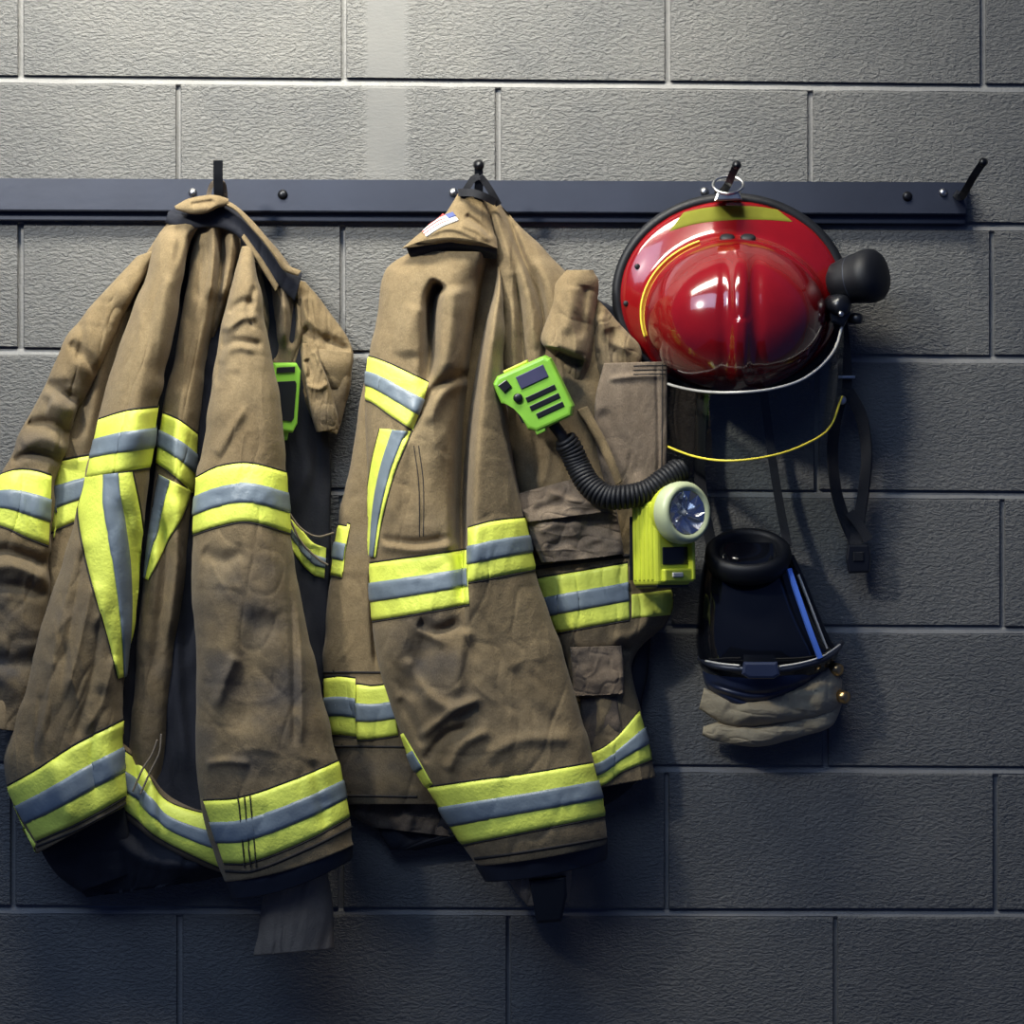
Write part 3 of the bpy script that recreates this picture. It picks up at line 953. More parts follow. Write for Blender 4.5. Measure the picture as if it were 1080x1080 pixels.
# green microphone hanging edge-on behind the left coat's sleeve
mk = thing('speaker_microphone', 'bright green speaker microphone, edge-on, tucked behind the left coat sleeve', 'microphone', (303, 458, 50))
mk['group'] = 'speaker microphones on the coats'
f = Frame((299, 420, 58), yaw=30, roll=3)
prism('body', [(-18, -36), (10, -38), (16, -30), (15, 26), (10, 36), (-18, 34)], -12, 8, 3, M['mic_green'], mk, f, 3)
prism('recess', [(-15, -17), (8, -19), (10, -16), (9, 20), (6, 24), (-15, 23)], 8, 9.2, .6, M['black_plastic'], mk, f)
prism('speaker_slot', [(-15, -32), (7, -34), (7, -28), (-15, -26)], 8, 9.3, .5, M['black_plastic'], mk, f)
prism('clip', [(-12, 32), (10, 32), (8, 44), (-10, 44)], -12, 0, 2, M['mic_green'], mk, f)

# ------------------------------------------------------------------ right jacket
J2 = thing('firefighter_jacket', 'tan firefighter coat hung beside the red helmet, flag patch on its collar', 'jacket', (505, 930, 40))
J2['group'] = 'firefighter coats on the rail'
backA = Panel('coat_back', [(406, 320, 450, 320, 28, 40, 12), (384, 400, 455, 400, 26, 40, 24), (371, 480, 455, 480, 24, 40, 28), (357, 550, 455, 550, 22, 40, 30), (347, 620, 455, 620, 22, 40, 32),
                            (341, 690, 455, 690, 22, 40, 32), (343, 735, 458, 735, 22, 40, 32), (350, 780, 462, 780, 22, 38, 30), (356, 822, 468, 832, 22, 36, 28), (361, 847, 474, 848, 22, 34, 24)],
              M['tan_b'], J2, nv=220, nf=90, seed=81, hollow=True, noise=1.5, grain=(30, 120), folds=[('g', [(392, 600), (395, 680), (398, 712)], 3, -8), ('s', [(378, 715), (378, 760), (378, 790)], 2, 30, 5)],
              soot=[(370, 560, 30, 60, .25), (390, 810, 60, 30, .6), (420, 830, 50, 30, .6)])
backA.trim([(350, 553), (358, 554), (368, 556)], [(344, 606), (352, 607), (361, 609)], J2, n=40)
backA.trim([(338, 716), (358, 714), (375, 716)], [(344, 775), (360, 775), (377, 777)], J2, n=50)
backA.trim([(376, 722), (392, 724), (412, 722)], [(377, 780), (394, 779), (420, 775)], J2, n=50)
for y in (708, 786, 838):
    backA.strip('hem_seam', [(338 + (y - 708) * .16, y), (380, y), (440, y + 1)], [(338 + (y - 708) * .16, y + 2.4), (380, y + 2.4), (440, y + 3.4)], M['thread'], J2, n=60, m=2)
Panel('lining', [(363, 842, 474, 846, 18, 24, 14), (370, 858, 478, 866, 16, 22, 16), (392, 872, 480, 882, 16, 22, 12)], M['tan_flat'], J2, nv=40, nf=60, seed=83, noise=2.4, grain=(14, 20), soot=[(420, 870, 80, 40, .8)])
Panel('lining', [(520, 262, 660, 330, 26, 26, 8), (480, 420, 668, 420, 20, 20, 12), (470, 600, 690, 600, 18, 18, 14), (470, 760, 674, 760, 18, 18, 16), (400, 868, 640, 850, 18, 20, 14), (412, 896, 440, 896, 18, 18, 6)],
      M['navy'], J2, nv=70, nf=60, seed=84, noise=2)

sleeveS = Panel('sleeve', [(434, 264, 522, 266, 66, 64, 22), (405, 288, 529, 300, 62, 64, 38), (397, 335, 533, 345, 60, 66, 48), (389, 386, 531, 390, 60, 68, 54), (386, 440, 536, 440, 62, 70, 56),
                           (388, 500, 543, 495, 64, 72, 58), (389, 560, 553, 548, 66, 74, 60), (391, 620, 568, 612, 68, 76, 62), (396, 680, 588, 670, 70, 78, 62), (412, 745, 606, 730, 72, 80, 62),
                           (435, 805, 621, 784, 74, 82, 62), (462, 850, 632, 828, 76, 84, 60), (488, 893, 638, 866, 78, 84, 58, 2), (502, 913, 641, 890, 78, 84, 54, 3)],
                M['tan_b'], J2, nv=330, nf=190, seed=91, tb=.6, hollow=True, noise=1.6, grain=(36, 80), wob=1.2,
                folds=[('g', [(466, 297), (457, 312), (454, 345), (453, 380), (448, 418)], 6.5, -48, (.06, .4)), ('g', [(476, 300), (478, 330), (473, 380), (462, 410)], 13, 14, (.1, .3)),
                       ('g', [(440, 320), (430, 350), (428, 380)], 10, 5),
                       ('g', [(523, 262), (516, 300), (506, 345), (497, 400), (491, 450), (487, 520), (487, 580), (489, 650)], 8, -78, (.02, .3)),
                       ('g', [(514, 270), (506, 300), (496, 345), (487, 400), (481, 450), (477, 520), (478, 580)], 16, -20, (.1, .3)),
                       ('s', [(528, 262), (524, 300), (514, 345), (505, 400), (498, 450), (494, 520), (493, 580), (494, 650), (498, 700)], 4, 40, 22, (.02, .3)),
                       ('g', [(502, 396), (478, 398), (458, 410), (442, 438), (426, 470)], 5, -10), ('g', [(500, 404), (478, 408), (462, 422), (448, 452)], 7, 6),
                       ('g', [(446, 420), (430, 460), (418, 510), (410, 560)], 8, 5), ('g', [(436, 480), (440, 520), (442, 560)], 3, 2.5),
                       ('g', [(400, 568), (440, 572), (480, 566)], 4, -5), ('g', [(398, 575), (440, 580), (490, 573)], 4, 5),
                       ('g', [(440, 655), (460, 665), (488, 655)], 6, -8), ('g', [(428, 690), (440, 720), (470, 745), (500, 735)], 7, 7), ('g', [(440, 780), (470, 755), (510, 735)], 5, 7),
                       ('g', [(446, 805), (470, 775), (500, 765)], 5, -7), ('g', [(470, 815), (488, 785), (520, 770)], 6, 6), ('g', [(420, 735), (434, 760), (450, 790)], 6, -6),
                       ('g', [(455, 670), (440, 700), (428, 740)], 14, -9), ('g', [(490, 660), (484, 700), (480, 740)], 8, 7), ('g', [(540, 700), (560, 745), (600, 770)], 10, -4),
                       ('g', [(510, 800), (550, 780), (610, 780)], 7, 4), ('g', [(530, 420), (534, 470), (540, 540)], 4, 3)] + creases(24, (420, 660, 600, 800), 60, 55, 5, 3, 12)
                + creases(14, (400, 440, 490, 580), 100, 40, 4, 2.0, 13),
                soot=[(450, 690, 36, 50, .85), (430, 660, 30, 20, .5), (480, 740, 40, 30, .35), (540, 740, 60, 60, .25), (570, 850, 60, 30, .25), (460, 560, 40, 20, .2)])
sleeveS.trim([(382, 375), (396, 378), (420, 388), (452, 404)], [(378, 420), (392, 424), (412, 438), (436, 454)], J2)
sleeveS.trim([(401, 452), (392, 490), (387, 530), (387, 586)], [(434, 455), (416, 500), (403, 550), (397, 588)], J2, .40, .86)
sleeveS.trim([(387, 595), (430, 589), (493, 580)], [(391, 655), (440, 647), (495, 637)], J2)
sleeveS.trim([(494, 557), (520, 550), (556, 546)], [(494, 614), (525, 608), (566, 600)], J2)
sleeveS.trim([(450, 831), (500, 824), (560, 816), (625, 805)], [(484, 891), (530, 882), (580, 872), (640, 860)], J2)
sleeveS.trim([(416, 779), (420, 776), (426, 773)], [(447, 836), (451, 832), (457, 827)], J2, n=20, stitch=False)
sleeveS.strip('hem_seam', [(500, 904), (540, 899), (590, 891), (641, 882)], [(501, 907), (541, 902), (591, 894), (641, 885)], M['thread'], J2, m=2)
for k in range(2):
    sleeveS.strip('stitching', [(436 + 5 * k, 470), (441 + 5 * k, 510), (442 + 4 * k, 566)], [(437 + 5 * k, 470), (442 + 5 * k, 510), (443 + 4 * k, 566)], M['thread'], J2, off=.7, n=40, m=1)
Panel('cuff', [(500, 905, 640, 884, 80, 84, 46, 3), (504, 916, 641, 894, 80, 84, 46, 4), (512, 930, 640, 906, 80, 84, 42, 5)], M['navy_cuff'], J2, nv=30, nf=60, tb=.7, seed=95, hollow=True, noise=1)
w2 = Panel('wristlet', [(530, 912, 604, 900, 88, 88, 24), (540, 935, 602, 928, 88, 88, 22), (556, 955, 600, 950, 86, 86, 18)], M['knit'], J2, nv=50, nf=60, tb=.8, seed=97, noise=1.6, hollow=True, grain=(10, 40))
prism('wristlet_strap', [(558, 928), (597, 924), (598, 945), (592, 972), (566, 974), (562, 950)], 104, 116, 3, M['black_rubber'], J2)

chest = Panel('coat_front', [(508, 206, 526, 212, 52, 48, 8), (514, 232, 547, 238, 50, 42, 18), (520, 262, 577, 266, 48, 38, 26), (524, 300, 606, 296, 46, 36, 32), (526, 350, 640, 345, 44, 34, 34),
                             (528, 400, 660, 400, 42, 32, 36), (534, 450, 668, 460, 42, 32, 36), (544, 510, 676, 520, 42, 32, 36), (560, 590, 700, 596, 42, 32, 36), (568, 622, 708, 622, 42, 32, 34),
                             (584, 662, 704, 656, 40, 30, 32), (594, 684, 676, 682, 40, 30, 26), (600, 712, 666, 706, 40, 30, 24), (608, 760, 678, 756, 40, 30, 26), (621, 833, 691, 818, 40, 30, 22)],
              M['tan_b'], J2, nv=300, nf=120, seed=101, hollow=True, noise=1.7, grain=(22, 90), wob=1.2,
              folds=[('g', [(530, 214), (548, 262), (566, 310), (580, 370)], 4, -12, (.05, .5)), ('g', [(520, 216), (534, 262), (550, 320)], 5, 7, (.1, .5)),
                     ('g', [(534, 272), (540, 330), (543, 420), (548, 480)], 5, 8, (.4, .3)), ('g', [(540, 262), (549, 330), (554, 420)], 3.5, -12, (.4, .4)),
                     ('g', [(548, 262), (560, 330), (566, 400)], 6, 8, (.4, .4)), ('g', [(556, 262), (572, 320), (574, 400)], 3.5, -10, (.4, .4)),
                     ('g', [(562, 262), (582, 310), (592, 380)], 6, 6, (.3, .4)), ('r', [(553, 430), (562, 470), (572, 510)], 5, -6), ('r', [(580, 460), (578, 490), (570, 515)], 4, 5),
                     ('g', [(666, 680), (640, 690), (600, 690)], 6, -8), ('g', [(690, 640), (672, 668), (640, 676)], 7, 5)],
              soot=[(600, 460, 50, 40, .35), (640, 690, 60, 25, .5), (640, 790, 50, 40, .6), (690, 660, 30, 20, .4)])
Panel('shoulder', [(628, 312, 640, 326, 50, 46, 8), (625, 350, 664, 352, 52, 46, 16), (624, 385, 677, 370, 52, 48, 18), (627, 411, 671, 402, 52, 48, 12)], M['tan_a'], J2, nv=80, nf=70, seed=103, noise=2, grain=(16, 30),
      folds=[('g', [(632, 330), (645, 360), (668, 372)], 5, 7), ('g', [(640, 345), (655, 380), (664, 400)], 5, -6)], soot=[(640, 380, 16, 30, .6)])
Panel('rolled_flap', [(597, 285, 626, 285, 70, 66, 6), (586, 300, 631, 298, 70, 62, 16), (579, 333, 628, 332, 70, 60, 24), (571, 360, 625, 362, 72, 60, 28, 5), (588, 382, 622, 386, 64, 60, 18), (602, 402, 616, 410, 60, 58, 6)],
      M['tan_b'], J2, nv=120, nf=80, seed=105, noise=1.6, e=1.8, grain=(14, 40), folds=[('s', [(568, 364), (586, 366), (600, 372), (622, 380)], 3, 26, 14, (0, .1)), ('g', [(585, 374), (600, 378), (616, 384)], 6, -18), ('g', [(602, 300), (600, 330), (594, 355)], 7, 5), ('g', [(618, 300), (614, 335), (612, 360)], 5, -5)],
      soot=[(606, 390, 22, 12, .8)])
flatP = Panel('radio_pocket', [(637, 383, 704, 381, 66, 56, 6), (628, 420, 704, 420, 66, 56, 9), (628, 470, 704, 470, 66, 54, 9), (640, 520, 702, 514, 62, 52, 8)], M['tan_flat'], J2, nv=90, nf=80, seed=107, e=5, noise=1.1, wob=.4,
              folds=[('g', [(632, 430), (655, 470), (676, 512)], 8, -4), ('g', [(692, 384), (694, 440), (694, 500)], 2, -1.5, (.05, .05)), ('g', [(640, 400), (670, 397), (704, 396)], 3, 3)])
for y in (385, 389.5, 394):
    flatP.strip('stitching', [(668, y + .5), (685, y), (702, y)], [(668, y + 1.6), (685, y + 1.1), (702, y + 1.1)], M['thread'], J2, off=.8, n=20, m=1)
flatP.strip('stitching', [(698, 384), (698, 440), (697, 508)], [(699, 384), (699, 440), (698, 508)], M['thread'], J2, off=.8, n=30, m=1)
Panel('strap', [(608, 432, 620, 428, 72, 72, 4), (626, 462, 636, 458, 76, 76, 5), (640, 488, 648, 484, 78, 78, 5), (650, 512, 656, 508, 76, 76, 3)], M['tan_b'], J2, nv=50, nf=24, seed=109, noise=.5, wob=.5)
pk = Panel('pocket', [(556, 545, 650, 534, 78, 74, 8), (561, 570, 655, 560, 78, 74, 11), (571, 594, 658, 584, 76, 72, 8, 1)], M['tan_flat'], J2, nv=70, nf=90, seed=111, e=4.5, noise=1.6, grain=(20, 18), wob=.8,
           folds=[('g', [(566, 560), (590, 552), (620, 556)], 6, 5), ('g', [(575, 580), (600, 570), (640, 575)], 5, -4), ('g', [(600, 556), (615, 572), (640, 566)], 4, 3)])
Panel('pocket_flap', [(547, 521, 620, 500, 80, 78, 5), (550, 534, 634, 516, 84, 82, 8), (557, 550, 648, 538, 88, 86, 8)], M['tan_flat'], J2, nv=60, nf=90, seed=113, e=4, noise=1.6, grain=(22, 20), wob=.8,
      folds=[('g', [(575, 516), (605, 528), (640, 530)], 5, 5), ('g', [(560, 540), (590, 528), (615, 508)], 5, -3)])
chest.trim([(560, 612), (574, 609), (610, 603), (662, 594)], [(570, 672), (590, 667), (620, 661), (664, 653)], J2)
chest.strip('seam', [(556, 598), (600, 592), (664, 584)], [(556, 602), (600, 596), (664, 588)], M['thread'], J2, m=2)
chest.strip('side_trim', [(666, 627), (690, 624), (712, 621)], [(666, 652), (690, 650), (710, 648)], M['lime'], J2, n=40, m=8)
chest.trim([(618, 796), (634, 790), (650, 778), (674, 750)], [(622, 834), (640, 826), (656, 814), (690, 800)], J2, n=70)
Panel('pocket', [(600, 682, 656, 680, 62, 56, 8), (604, 706, 658, 704, 64, 58, 9), (604, 734, 657, 732, 64, 58, 6)], M['tan_flat'], J2, nv=50, nf=60, seed=115, e=4.5, noise=1.4, grain=(16, 18), soot=[(620, 690, 30, 12, .5)])
Panel('pocket', [(612, 736, 652, 735, 56, 54, 6), (614, 765, 655, 762, 56, 54, 7), (624, 800, 658, 786, 52, 50, 4)], M['tan_flat'], J2, nv=50, nf=50, seed=117, e=4.5, noise=1.2, soot=[(634, 765, 40, 40, .8)])

collar2 = Panel('collar', [(485, 200, 511, 206, 70, 68, 6), (478, 212, 516, 222, 72, 66, 12), (468, 227, 520, 238, 74, 66, 16, -3), (446, 243, 523, 250, 84, 70, 18, -8), (423, 262, 525, 263, 92, 76, 18, -12)],
                M['tan_a'], J2, nv=90, nf=90, seed=121, noise=1.0, wob=.6, e=2.0, folds=[('g', [(490, 226), (506, 238), (520, 252)], 3, -4), ('g', [(484, 236), (504, 244), (518, 256)], 4, 4), ('g', [(436, 256), (474, 241), (512, 256)], 3, 3)])
Panel('collar_lining', [(428, 261, 524, 263, 84, 72, 14, -11), (432, 270, 524, 269, 82, 70, 14, -11), (440, 275, 523, 273, 76, 66, 10, -9)], M['navy'], J2, nv=30, nf=60, seed=123, noise=.5)
pt = collar2.strip('flag_patch', [(444, 243), (460, 231), (478, 224)], [(450, 250), (466, 240), (484, 233)], M['patch_white'], J2, n=30, m=8, off=1.5)
for a in (0, .3, .6):
    collar2.strip('flag_stripe', [(444, 243), (460, 231), (470, 227)], [(450, 250), (466, 240), (476, 236)], M['patch_red'], pt, a, a + .15, 2.2, 24, 2)
collar2.strip('flag_canton', [(470, 227), (474, 225.5), (478, 224)], [(473.5, 232), (477.5, 230.5), (481.5, 229)], M['patch_blue'], pt, 0, 1, 2.3, 10, 4)
ribbon('hanging_loop', [(487, 208, 78), (494, 196, 82), (500, 188, 84), (506, 186, 86)], 7, 2.5, M['webbing'], J2, 30)
ribbon('hanging_loop', [(526, 216, 74), (518, 202, 80), (510, 190, 84), (506, 186, 86)], 7, 2.5, M['webbing'], J2, 30)
ribbon('loop_base', [(484, 203, 80), (496, 203, 88), (508, 206, 88), (522, 213, 78)], 8, 3, M['webbing'], J2, 30)

# ------------------------------------------------------------------ green speaker microphone with its coiled cord
mic = thing('speaker_microphone', 'bright green speaker microphone with black slots clipped to the right coat, coiled cord below', 'microphone', (570, 460, 90))
mic['group'] = 'speaker microphones on the coats'
f = Frame((566, 415, 112), roll=-25, yaw=-6)
prism('body', [(-38, -28), (-30, -34), (24, -33), (29, -27), (30, 28), (24, 37), (-16, 37), (-24, 30), (-24, 2), (-38, -6)], -14, 8, 4, M['mic_green'], mic, f, 3)
prism('screen', [(-12, -25), (20, -25), (20, -11), (-12, -11)], 8, 9.4, .5, M['screen'], mic, f)
for y in (-1, 9, 19):
    prism('speaker_slot', [(-12 + (y > 15) * 3, y), (22, y), (22, y + 5.5), (-12 + (y > 15) * 3, y + 5.5)], 7.6, 9.0, .4, M['black_plastic'], mic, f)
lathe('button', [(5, 8), (5, 10.5), (3.5, 11.5)], M['black_plastic'], mic, Frame(f(np.array((-19, -4, 0))), roll=-25, yaw=-6), 18)
prism('button', [(-33, -25), (-22, -27), (-20, -18), (-30, -15)], 8, 10.4, .8, M['black_plastic'], mic, f)
prism('transmit_button', [(-27, -2), (-23, -2), (-23, 24), (-27, 22)], -9, 4, 1, M['black_plastic'], mic, f)
prism('top_edge', [(-22, -36.5), (6, -36.5), (6, -33), (-22, -33)], -6, 5, 1, M['torch_lime'], mic, f)
prism('clip', [(-18, 33), (-4, 33), (-8, 40), (-18, 40)], -10, 6, 1, M['mic_green'], mic, f)


def coil(path, R, turns, r, name, parent, m, n=1100):
    P = spl(path, n)
    T = np.gradient(P, axis=0)
    T /= np.linalg.norm(T, axis=1)[:, None]
    up = np.array([0, 0, 1.0])
    out = []
    for i in range(n):
        a = up - T[i] * (up @ T[i])
        a /= np.linalg.norm(a)
        b = np.cross(T[i], a)
        th = 2 * math.pi * turns * i / n
        Rk = R * min(1, i / 40 + .2, (n - i) / 40 + .2)
        out.append(P[i] + Rk * (math.cos(th) * a + math.sin(th) * b))
    return tube(name, out, r, m, parent, 0, 6)


tube('cord_boot', [(578, 440, 104), (590, 456, 102), (596, 465, 99)], 6, M['black_rubber'], mic, 20, 12)
coil([(593, 461, 100), (602, 474, 96), (610, 492, 94), (622, 512, 100), (640, 524, 108), (660, 524, 112), (684, 518, 108), (704, 504, 98), (722, 492, 88)], 10.5, 40, 3.0, 'coiled_cord', mic, M['black_rubber'])

# ------------------------------------------------------------------ lime right-angle torch clipped to the right coat
tor = thing('flashlight', 'lime yellow right-angle flashlight with a round chrome lens clipped on the right coat', 'flashlight', (695, 617, 80))
f = Frame((695, 572, 98), yaw=40, roll=-1)
box('body', -22, -44, 26, 46, -20, 22, 5, M['torch_lime'], tor, f, 3)
for k in range(5):
    box('grip_rib', -23.4, -38, -20, 40, -15 + k * 7, -11.5 + k * 7, .8, M['torch_lime'], tor, f, 1)
box('recess', -14, 5, 20, 24, 20, 23.2, 1, M['black_plastic'], tor, f)
box('guard', 21, 0, 25, 40, 18, 30, 1.2, M['torch_lime'], tor, f)
box('ledge', -16, 28, 25, 42, 18, 28, 2, M['torch_lime'], tor, f)
box('switch', -6, 32, 8, 37, 27, 30, 1, M['white_edge'], tor, f)
fh = Frame((716, 541, 116), yaw=36, pitch=2)
lathe('head', [(20, -24), (27, -20), (30, -8), (31, 2), (31, 10), (28, 14), (24, 15), (23.5, 3)], M['torch_lime'], tor, fh, 44, 1.03, cap=True)
lathe('lens_ring', [(31.5, -2), (32.3, 4), (32, 11), (29.5, 16), (26, 17.5), (23, 15)], M['bezel'], tor, fh, 44, 1.03, cap=False)
V, F = [], []
for j in range(14):
    a = 2 * math.pi * j / 14
    V += [(23 * math.cos(a), 23.5 * math.sin(a), 15.2), (14 * math.cos(a), 14.4 * math.sin(a), 7 + 5.5 * (j % 2)), (6 * math.cos(a), 6 * math.sin(a), 8.5 - 3 * (j % 2))]
for j in range(14):
    a, c = 3 * j, 3 * ((j + 1) % 14)
    F += [(a, c, c + 1), (a, c + 1, a + 1), (a + 1, c + 1, c + 2), (a + 1, c + 2, a + 2)]
F.append(tuple(3 * j + 2 for j in range(14)))
mesh_obj('reflector', fh(np.array(V)), F, M['chrome'], tor, False)
lathe('bulb', [(3, 4.5), (3, 10), (1.5, 12)], M['white_edge'], tor, fh, 16)
for k in range(3):
    a = k * 2.1 + .4
    tube('reflector_rib', [fh(np.array((3 * math.cos(a), 3 * math.sin(a), 8))), fh(np.array((18 * math.cos(a), 18 * math.sin(a), 14)))], 1.6, M['chrome'], tor, 6, 8)
prism('clip', [(664, 545), (668, 545), (668, 612), (664, 612)], 72, 96, 1, M['black_plastic'], tor)
box('base', -20, 44, 24, 48, -16, 20, 1.5, M['black_plastic'], tor, f)

# ------------------------------------------------------------------ red helmet
hel = thing('fire_helmet', 'glossy red fire helmet with clear visor hung by a steel ring on the rail', 'helmet', (770, 480, 30))
K = 128
th = np.linspace(0, 2 * math.pi, K, endpoint=False)
rings = []
# (cx, cy, rx, ry, d, exponent)
spec = [(772, 312, 116, 98, 30), (772, 312, 119, 101, 34), (772, 312, 118, 101, 39), (772, 314, 112, 96, 43.5), (773, 319, 106, 91, 48), (774, 326, 101, 85.5, 52.5),
        (775, 330, 98.5, 83, 56), (775, 332, 96.5, 81, 62)]
for (cx, cy, rx, ry_, d) in spec:
    rings.append(np.stack([cx + rx * np.cos(th), cy + ry_ * np.sin(th), np.full(K, d)], -1))
nd = 40
for i in range(1, nd + 1):
    q = i / nd * math.pi / 2
    c, s_ = math.cos(q) ** .82, math.sin(q)
    cx, cy = 775 + 6 * s_, 332 + 4 * s_
    X = cx + 96.5 * c * np.cos(th)
    Y = cy + 81 * c * np.sin(th)
    d = 62 + 96 * s_
    rid = 7 * np.exp(-((X - 781) / 9) ** 4) * (1 - .2 * c) - 2.2 * np.exp(-((np.abs(X - 781) - 17) / 6) ** 2)
    rid *= sstep(0, .35, s_)
    rings.append(np.stack([X, Y, d + rid], -1))
V = np.concatenate(rings, 0)
F = []
for i in range(len(rings) - 1):
    for j in range(K):
        F.append((i * K + j, i * K + (j + 1) % K, (i + 1) * K + (j + 1) % K, (i + 1) * K + j))
F.append(tuple((len(rings) - 1) * K + j for j in range(K)))
shell = mesh_obj('shell', V, F, M['red'], hel)
shell_bvh = BVHTree.FromPolygons(V.tolist(), F)
rimp = np.stack([771 + 120 * np.cos(th), 311 + 102 * np.sin(th), np.full(K, 33.0)], -1)
tube('rim_trim', np.concatenate([rimp, rimp[:1]], 0), 6, M['black_rubber'], hel, 0, 10, closed=True, flat=(1.3, 1))
inner = []
for (r, d) in ((.96, 28), (.85, 40), (.6, 60), (.2, 70)):
    inner.append(np.stack([772 + 116 * r * np.cos(th), 312 + 98 * r * np.sin(th), np.full(K, d)], -1))
mesh_obj('liner', np.concatenate(inner, 0), [(i * K + j, i * K + (j + 1) % K, (i + 1) * K + (j + 1) % K, (i + 1) * K + j) for i in range(3) for j in range(K)] + [tuple(3 * K + j for j in range(K))],
         M['black_rubber'], hel)


def on_shell(x, y, off):
    h = shell_bvh.ray_cast(Vector((x, y, 900)), Vector((0, 0, -1)))
    if h[0] is None:
        h = shell_bvh.find_nearest(Vector((x, y, 60)))
    n = h[1] if h[1].z > 0 else -h[1]
    p = h[0] + n * off
    return (p.x, p.y, p.z)


def decal(name, top, bot, m, n=50, k=10, off=.9):
    A, B = spl(top, n), spl(bot, n)
    V = [on_shell(*(A[i] * (1 - j / k) + B[i] * j / k), off * (.2 if j in (0, k) or i in (0, n - 1) else 1)) for i in range(n) for j in range(k + 1)]
    F = [(i * (k + 1) + j, i * (k + 1) + j + 1, (i + 1) * (k + 1) + j + 1, (i + 1) * (k + 1) + j) for i in range(n - 1) for j in range(k)]
    return mesh_obj(name, V, F, m, hel)


decal('reflective_sticker', [(721, 224), (745, 219), (775, 217), (800, 218), (820, 221)], [(706, 244), (735, 236), (775, 232), (808, 232), (836, 234)], M['sticker'])
arc = [(775 + 98.5 * math.cos(t), 331 + 82 * math.sin(t)) for t in np.linspace(math.radians(163), math.radians(248), 40)]
tube('yellow_piping', [on_shell(x, y, .8) for x, y in arc], 1.2, M['yellow_line'], hel, 80, 8)
for x in (767, 789):
    lathe('rivet', [(8, -2), (8, 1.2), (6, 2.4), (2, 3)], M['black_rubber'], hel, Frame(on_shell(x, 251, 0), pitch=52), 18, .75)
for x, y in ((672, 281), (660, 320)):
    lathe('rivet', [(3, -1), (3, 1.5), (2, 2.4)], M['black_rubber'], hel, Frame(on_shell(x, y, 0)), 12)
ring = [(768 + 16 * math.cos(t), 195 + 9 * math.sin(t), 66 + 9 * math.sin(t)) for t in np.linspace(0, 2 * math.pi, 40)]
tube('hanging_ring', ring, 1.5, M['zinc'], hel, 0, 8, closed=True)
prism('ring_bracket', [(756, 203), (780, 203), (783, 211), (753, 212)], 44, 74, 2, M['zinc'], hel)

# visor
up_ = [(692, 396, 40), (702, 404, 56), (735, 412, 112), (772, 414, 142), (815, 410, 136), (850, 398, 118), (878, 372, 92), (890, 338, 66)]
lo_ = [(690, 462, 38), (702, 470, 54), (735, 482, 110), (770, 486, 138), (812, 481, 132), (846, 470, 116), (874, 452, 92), (888, 418, 66)]
A, B = spl(up_, 60), spl(lo_, 60)
V, F = [], []
for i in range(60):
    for j in range(9):
        t = j / 8
        V.append(A[i] * (1 - t) + B[i] * t + np.array([0, 0, 3 * math.sin(math.pi * t)]))
n0 = len(V)
V += [v - np.array([0, 0, 2.5]) for v in V]
for i in range(59):
    for j in range(8):
        a = i * 9 + j
        F.append((a, a + 1, a + 10, a + 9))
vis = mesh_obj('visor', V[:n0], F, M['visor'], hel)
tube('visor_upper_edge', up_, 1.5, M['white_edge'], hel, 80, 8)
tube('visor_lower_edge', lo_, 1.3, M['yellow_line'], hel, 80, 8)
lathe('visor_knob', [(11, -14), (12, -4), (11, 6), (8, 9), (3, 10)], M['black_plastic'], hel, Frame((886, 322, 76), yaw=40), 24)
prism('visor_bracket', [(872, 316), (888, 312), (898, 330), (890, 345), (876, 340)], 50, 78, 3, M['black_plastic'], hel)
lathe('bolt', [(3.2, 0), (3, 2), (1.5, 3)], M['zinc'], hel, Frame((887, 331, 86)), 12)
lathe('visor_knob', [(5, -8), (6, 0), (5, 6), (2, 7)], M['black_plastic'], hel, Frame((903, 336, 66), yaw=60), 16)
# padded ear cup beside the rim
fe = Frame((884, 298, 52), yaw=66, roll=-12)
cup = lathe('ear_cup', [(14, -8), (22, -2), (25, 8), (27.5, 20), (28.5, 28), (30, 32), (30.5, 38), (29, 45), (24, 50), (14, 53), (4, 54)], M['black_rubber'], hel, fe, 40, .95)
lathe('cup_seam', [(26.6, 17), (27.3, 18), (27.2, 19)], M['rail'], cup, fe, 40, .95, cap=False)
# chin strap and buckle
ribbon('chin_strap', [(886, 338, 52), (890, 372, 44), (891, 405, 38), (888, 424, 36)], 15, 2.5, M['webbing'], hel, 40)
ribbon('chin_strap', [(890, 410, 40), (882, 440, 34), (878, 478, 30), (882, 518, 28), (890, 545, 28), (904, 578, 30)], 12, 2.5, M['webbing'], hel, 60, lambda t: .5 * math.sin(3.0 * t))
ribbon('chin_strap', [(894, 412, 38), (908, 438, 34), (914, 478, 32), (911, 518, 30), (906, 548, 30), (902, 580, 32)], 13, 2.5, M['webbing'], hel, 60, lambda t: -.6 * math.sin(3.0 * t))
ribbon('strap_end', [(896, 540, 33), (908, 556, 35), (916, 570, 35)], 10, 2.5, M['webbing'], hel, 20)
prism('buckle', [(894, 574), (916, 574), (919, 588), (917, 604), (895, 605), (892, 590)], 25, 38, 2.5, M['black_plastic'], hel)
prism('buckle_latch', [(900, 582), (911, 582), (911, 592), (900, 592)], 38, 40, .8, M['black_rubber'], hel)
box('strap_ring', 884, 396, 902, 399.5, 36, 46, 1, M['zinc'], hel)
lathe('strap_snap', [(5, 40), (5, 43), (2.5, 45)], M['zinc'], hel, Frame((888, 422, 0)), 14)

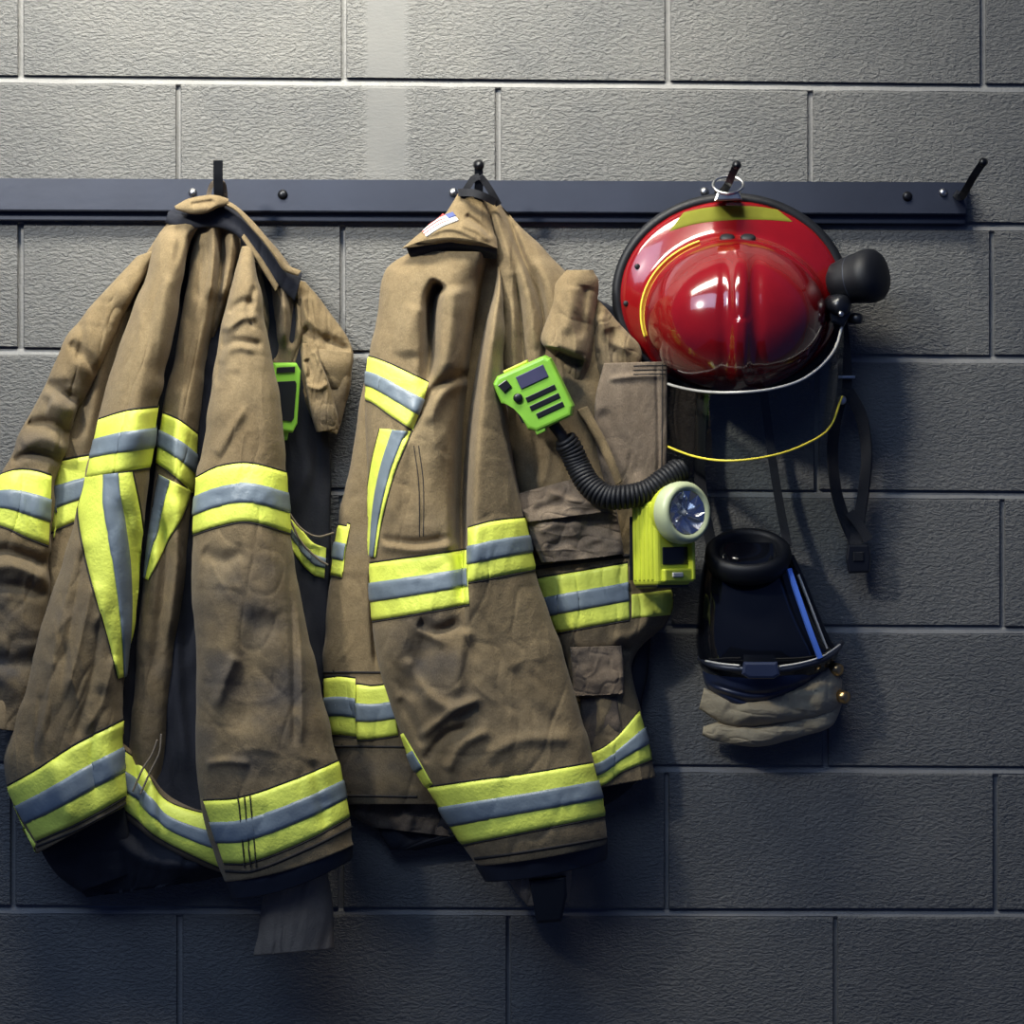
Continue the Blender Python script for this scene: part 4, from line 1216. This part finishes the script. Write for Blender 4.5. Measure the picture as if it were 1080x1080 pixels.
# ------------------------------------------------------------------ breathing mask below the helmet
mask = thing('breathing_mask', 'black breathing mask with glossy lens and tan cloth skirt, hanging under the helmet', 'mask', (800, 785, 20))
Panel('facepiece', [(748, 572, 832, 572, 36, 36, 22), (741, 596, 840, 596, 34, 34, 40), (736, 640, 858, 640, 30, 30, 56), (734, 676, 873, 672, 28, 28, 62), (738, 702, 884, 690, 26, 26, 58, 6), (748, 716, 876, 706, 24, 24, 46, 8)],
      M['lens_dark'], mask, nv=110, nf=90, seed=131, noise=0, wob=0, e=2.6)
fp = Frame((789, 584, 70), pitch=57)
lathe('port_ring', [(30, -22), (43, -14), (46, -4), (45, 4), (41, 8), (36, 8), (33, 4), (31, -10), (20, -16), (19, -12), (8, -12)], M['black_rubber'], mask, fp, 44, .92)
ip = [fp(np.array((24 * math.cos(t), 22 * math.sin(t), -6))) for t in np.linspace(0, 2 * math.pi, 36)]
tube('port_seal', ip, 2.4, M['black_plastic'], mask, 0, 8, closed=True)
tube('lens_frame', [(834, 586, 60), (846, 612, 60), (858, 642, 58), (872, 674, 54), (882, 690, 50)], 3.4, M['black_rubber'], mask, 40, 10)
ribbon('lens_edge_reflection', [(832, 600, 78), (842, 630, 84), (853, 662, 86), (865, 694, 82)], 5, 4, M['lens_edge_reflection'], mask, 40, .4)  # window reflection along the mask lens, built as a blue strip
ribbon('lens_edge_reflection', [(842, 606, 64), (852, 632, 68), (862, 658, 68), (872, 684, 64)], 1.8, 3, M['white_edge'], mask, 40, .4)
tube('lens_rim', [(738, 694, 40), (752, 702, 76), (785, 706, 92), (825, 706, 92), (858, 699, 80), (878, 690, 60), (888, 678, 36)], 3.0, M['rail'], mask, 60, 10)
tube('rim_wire', [(744, 697, 66), (760, 700, 84), (780, 702, 94)], 1.1, M['white_edge'], mask, 30, 8)
tube('rim_wire', [(822, 703, 95), (846, 699, 88), (868, 692, 74), (886, 680, 46)], 1.1, M['white_edge'], mask, 30, 8)
prism('rim_clamp', [(784, 698), (820, 698), (823, 712), (816, 716), (790, 716), (782, 711)], 84, 100, 3, M['seal_blue'], mask)
Panel('face_seal', [(740, 704, 880, 696, 26, 26, 50, 6), (744, 722, 868, 712, 24, 24, 48, 10), (758, 738, 838, 732, 22, 22, 36, 8)], M['seal_blue'], mask, nv=50, nf=70, seed=133, noise=.5, wob=0,
      folds=[('g', [(745, 720), (800, 732), (866, 716)], 2, -3), ('g', [(750, 728), (800, 741), (850, 726)], 2, -3)])
Panel('cloth_skirt', [(872, 696, 888, 716, 40, 34, 8), (858, 708, 885, 744, 44, 36, 16), (836, 724, 862, 756, 48, 38, 18), (800, 737, 808, 766, 48, 38, 18), (768, 736, 766, 764, 42, 34, 14), (742, 726, 738, 748, 32, 26, 8)],
      M['hood_cloth'], mask, nv=90, nf=50, seed=135, noise=1.8, grain=(24, 16))
Panel('cloth_skirt', [(884, 722, 888, 742, 28, 26, 6), (868, 742, 878, 766, 32, 30, 12), (836, 757, 842, 778, 34, 32, 15), (800, 764, 800, 787, 34, 32, 15), (768, 760, 762, 782, 30, 28, 12), (742, 766, 740, 776, 24, 24, 6)],
      M['hood_cloth'], mask, nv=90, nf=50, seed=137, noise=1.8, grain=(24, 14))
for x, y in ((882, 706), (889, 735)):
    lathe('brass_stud', [(4, -10), (6.5, -8), (7, 0), (6.5, 5), (3, 7)], M['brass'], mask, Frame((x, y, 44), yaw=50, pitch=-15), 20)
tube('stud_wire', [(876, 690, 44), (884, 715, 40), (880, 724, 38), (889, 732, 40)], 2, M['steel_black'], mask, 30, 8)
ribbon('head_strap', [(768, 232, 22), (790, 330, 22), (806, 420, 22), (814, 480, 24), (822, 530, 30), (831, 576, 44)], 9, 2.5, M['webbing'], mask, 60)
ribbon('head_strap', [(766, 232, 25), (752, 330, 25), (740, 430, 24), (738, 500, 26), (745, 550, 32), (752, 580, 44)], 12, 2.5, M['webbing'], mask, 60)
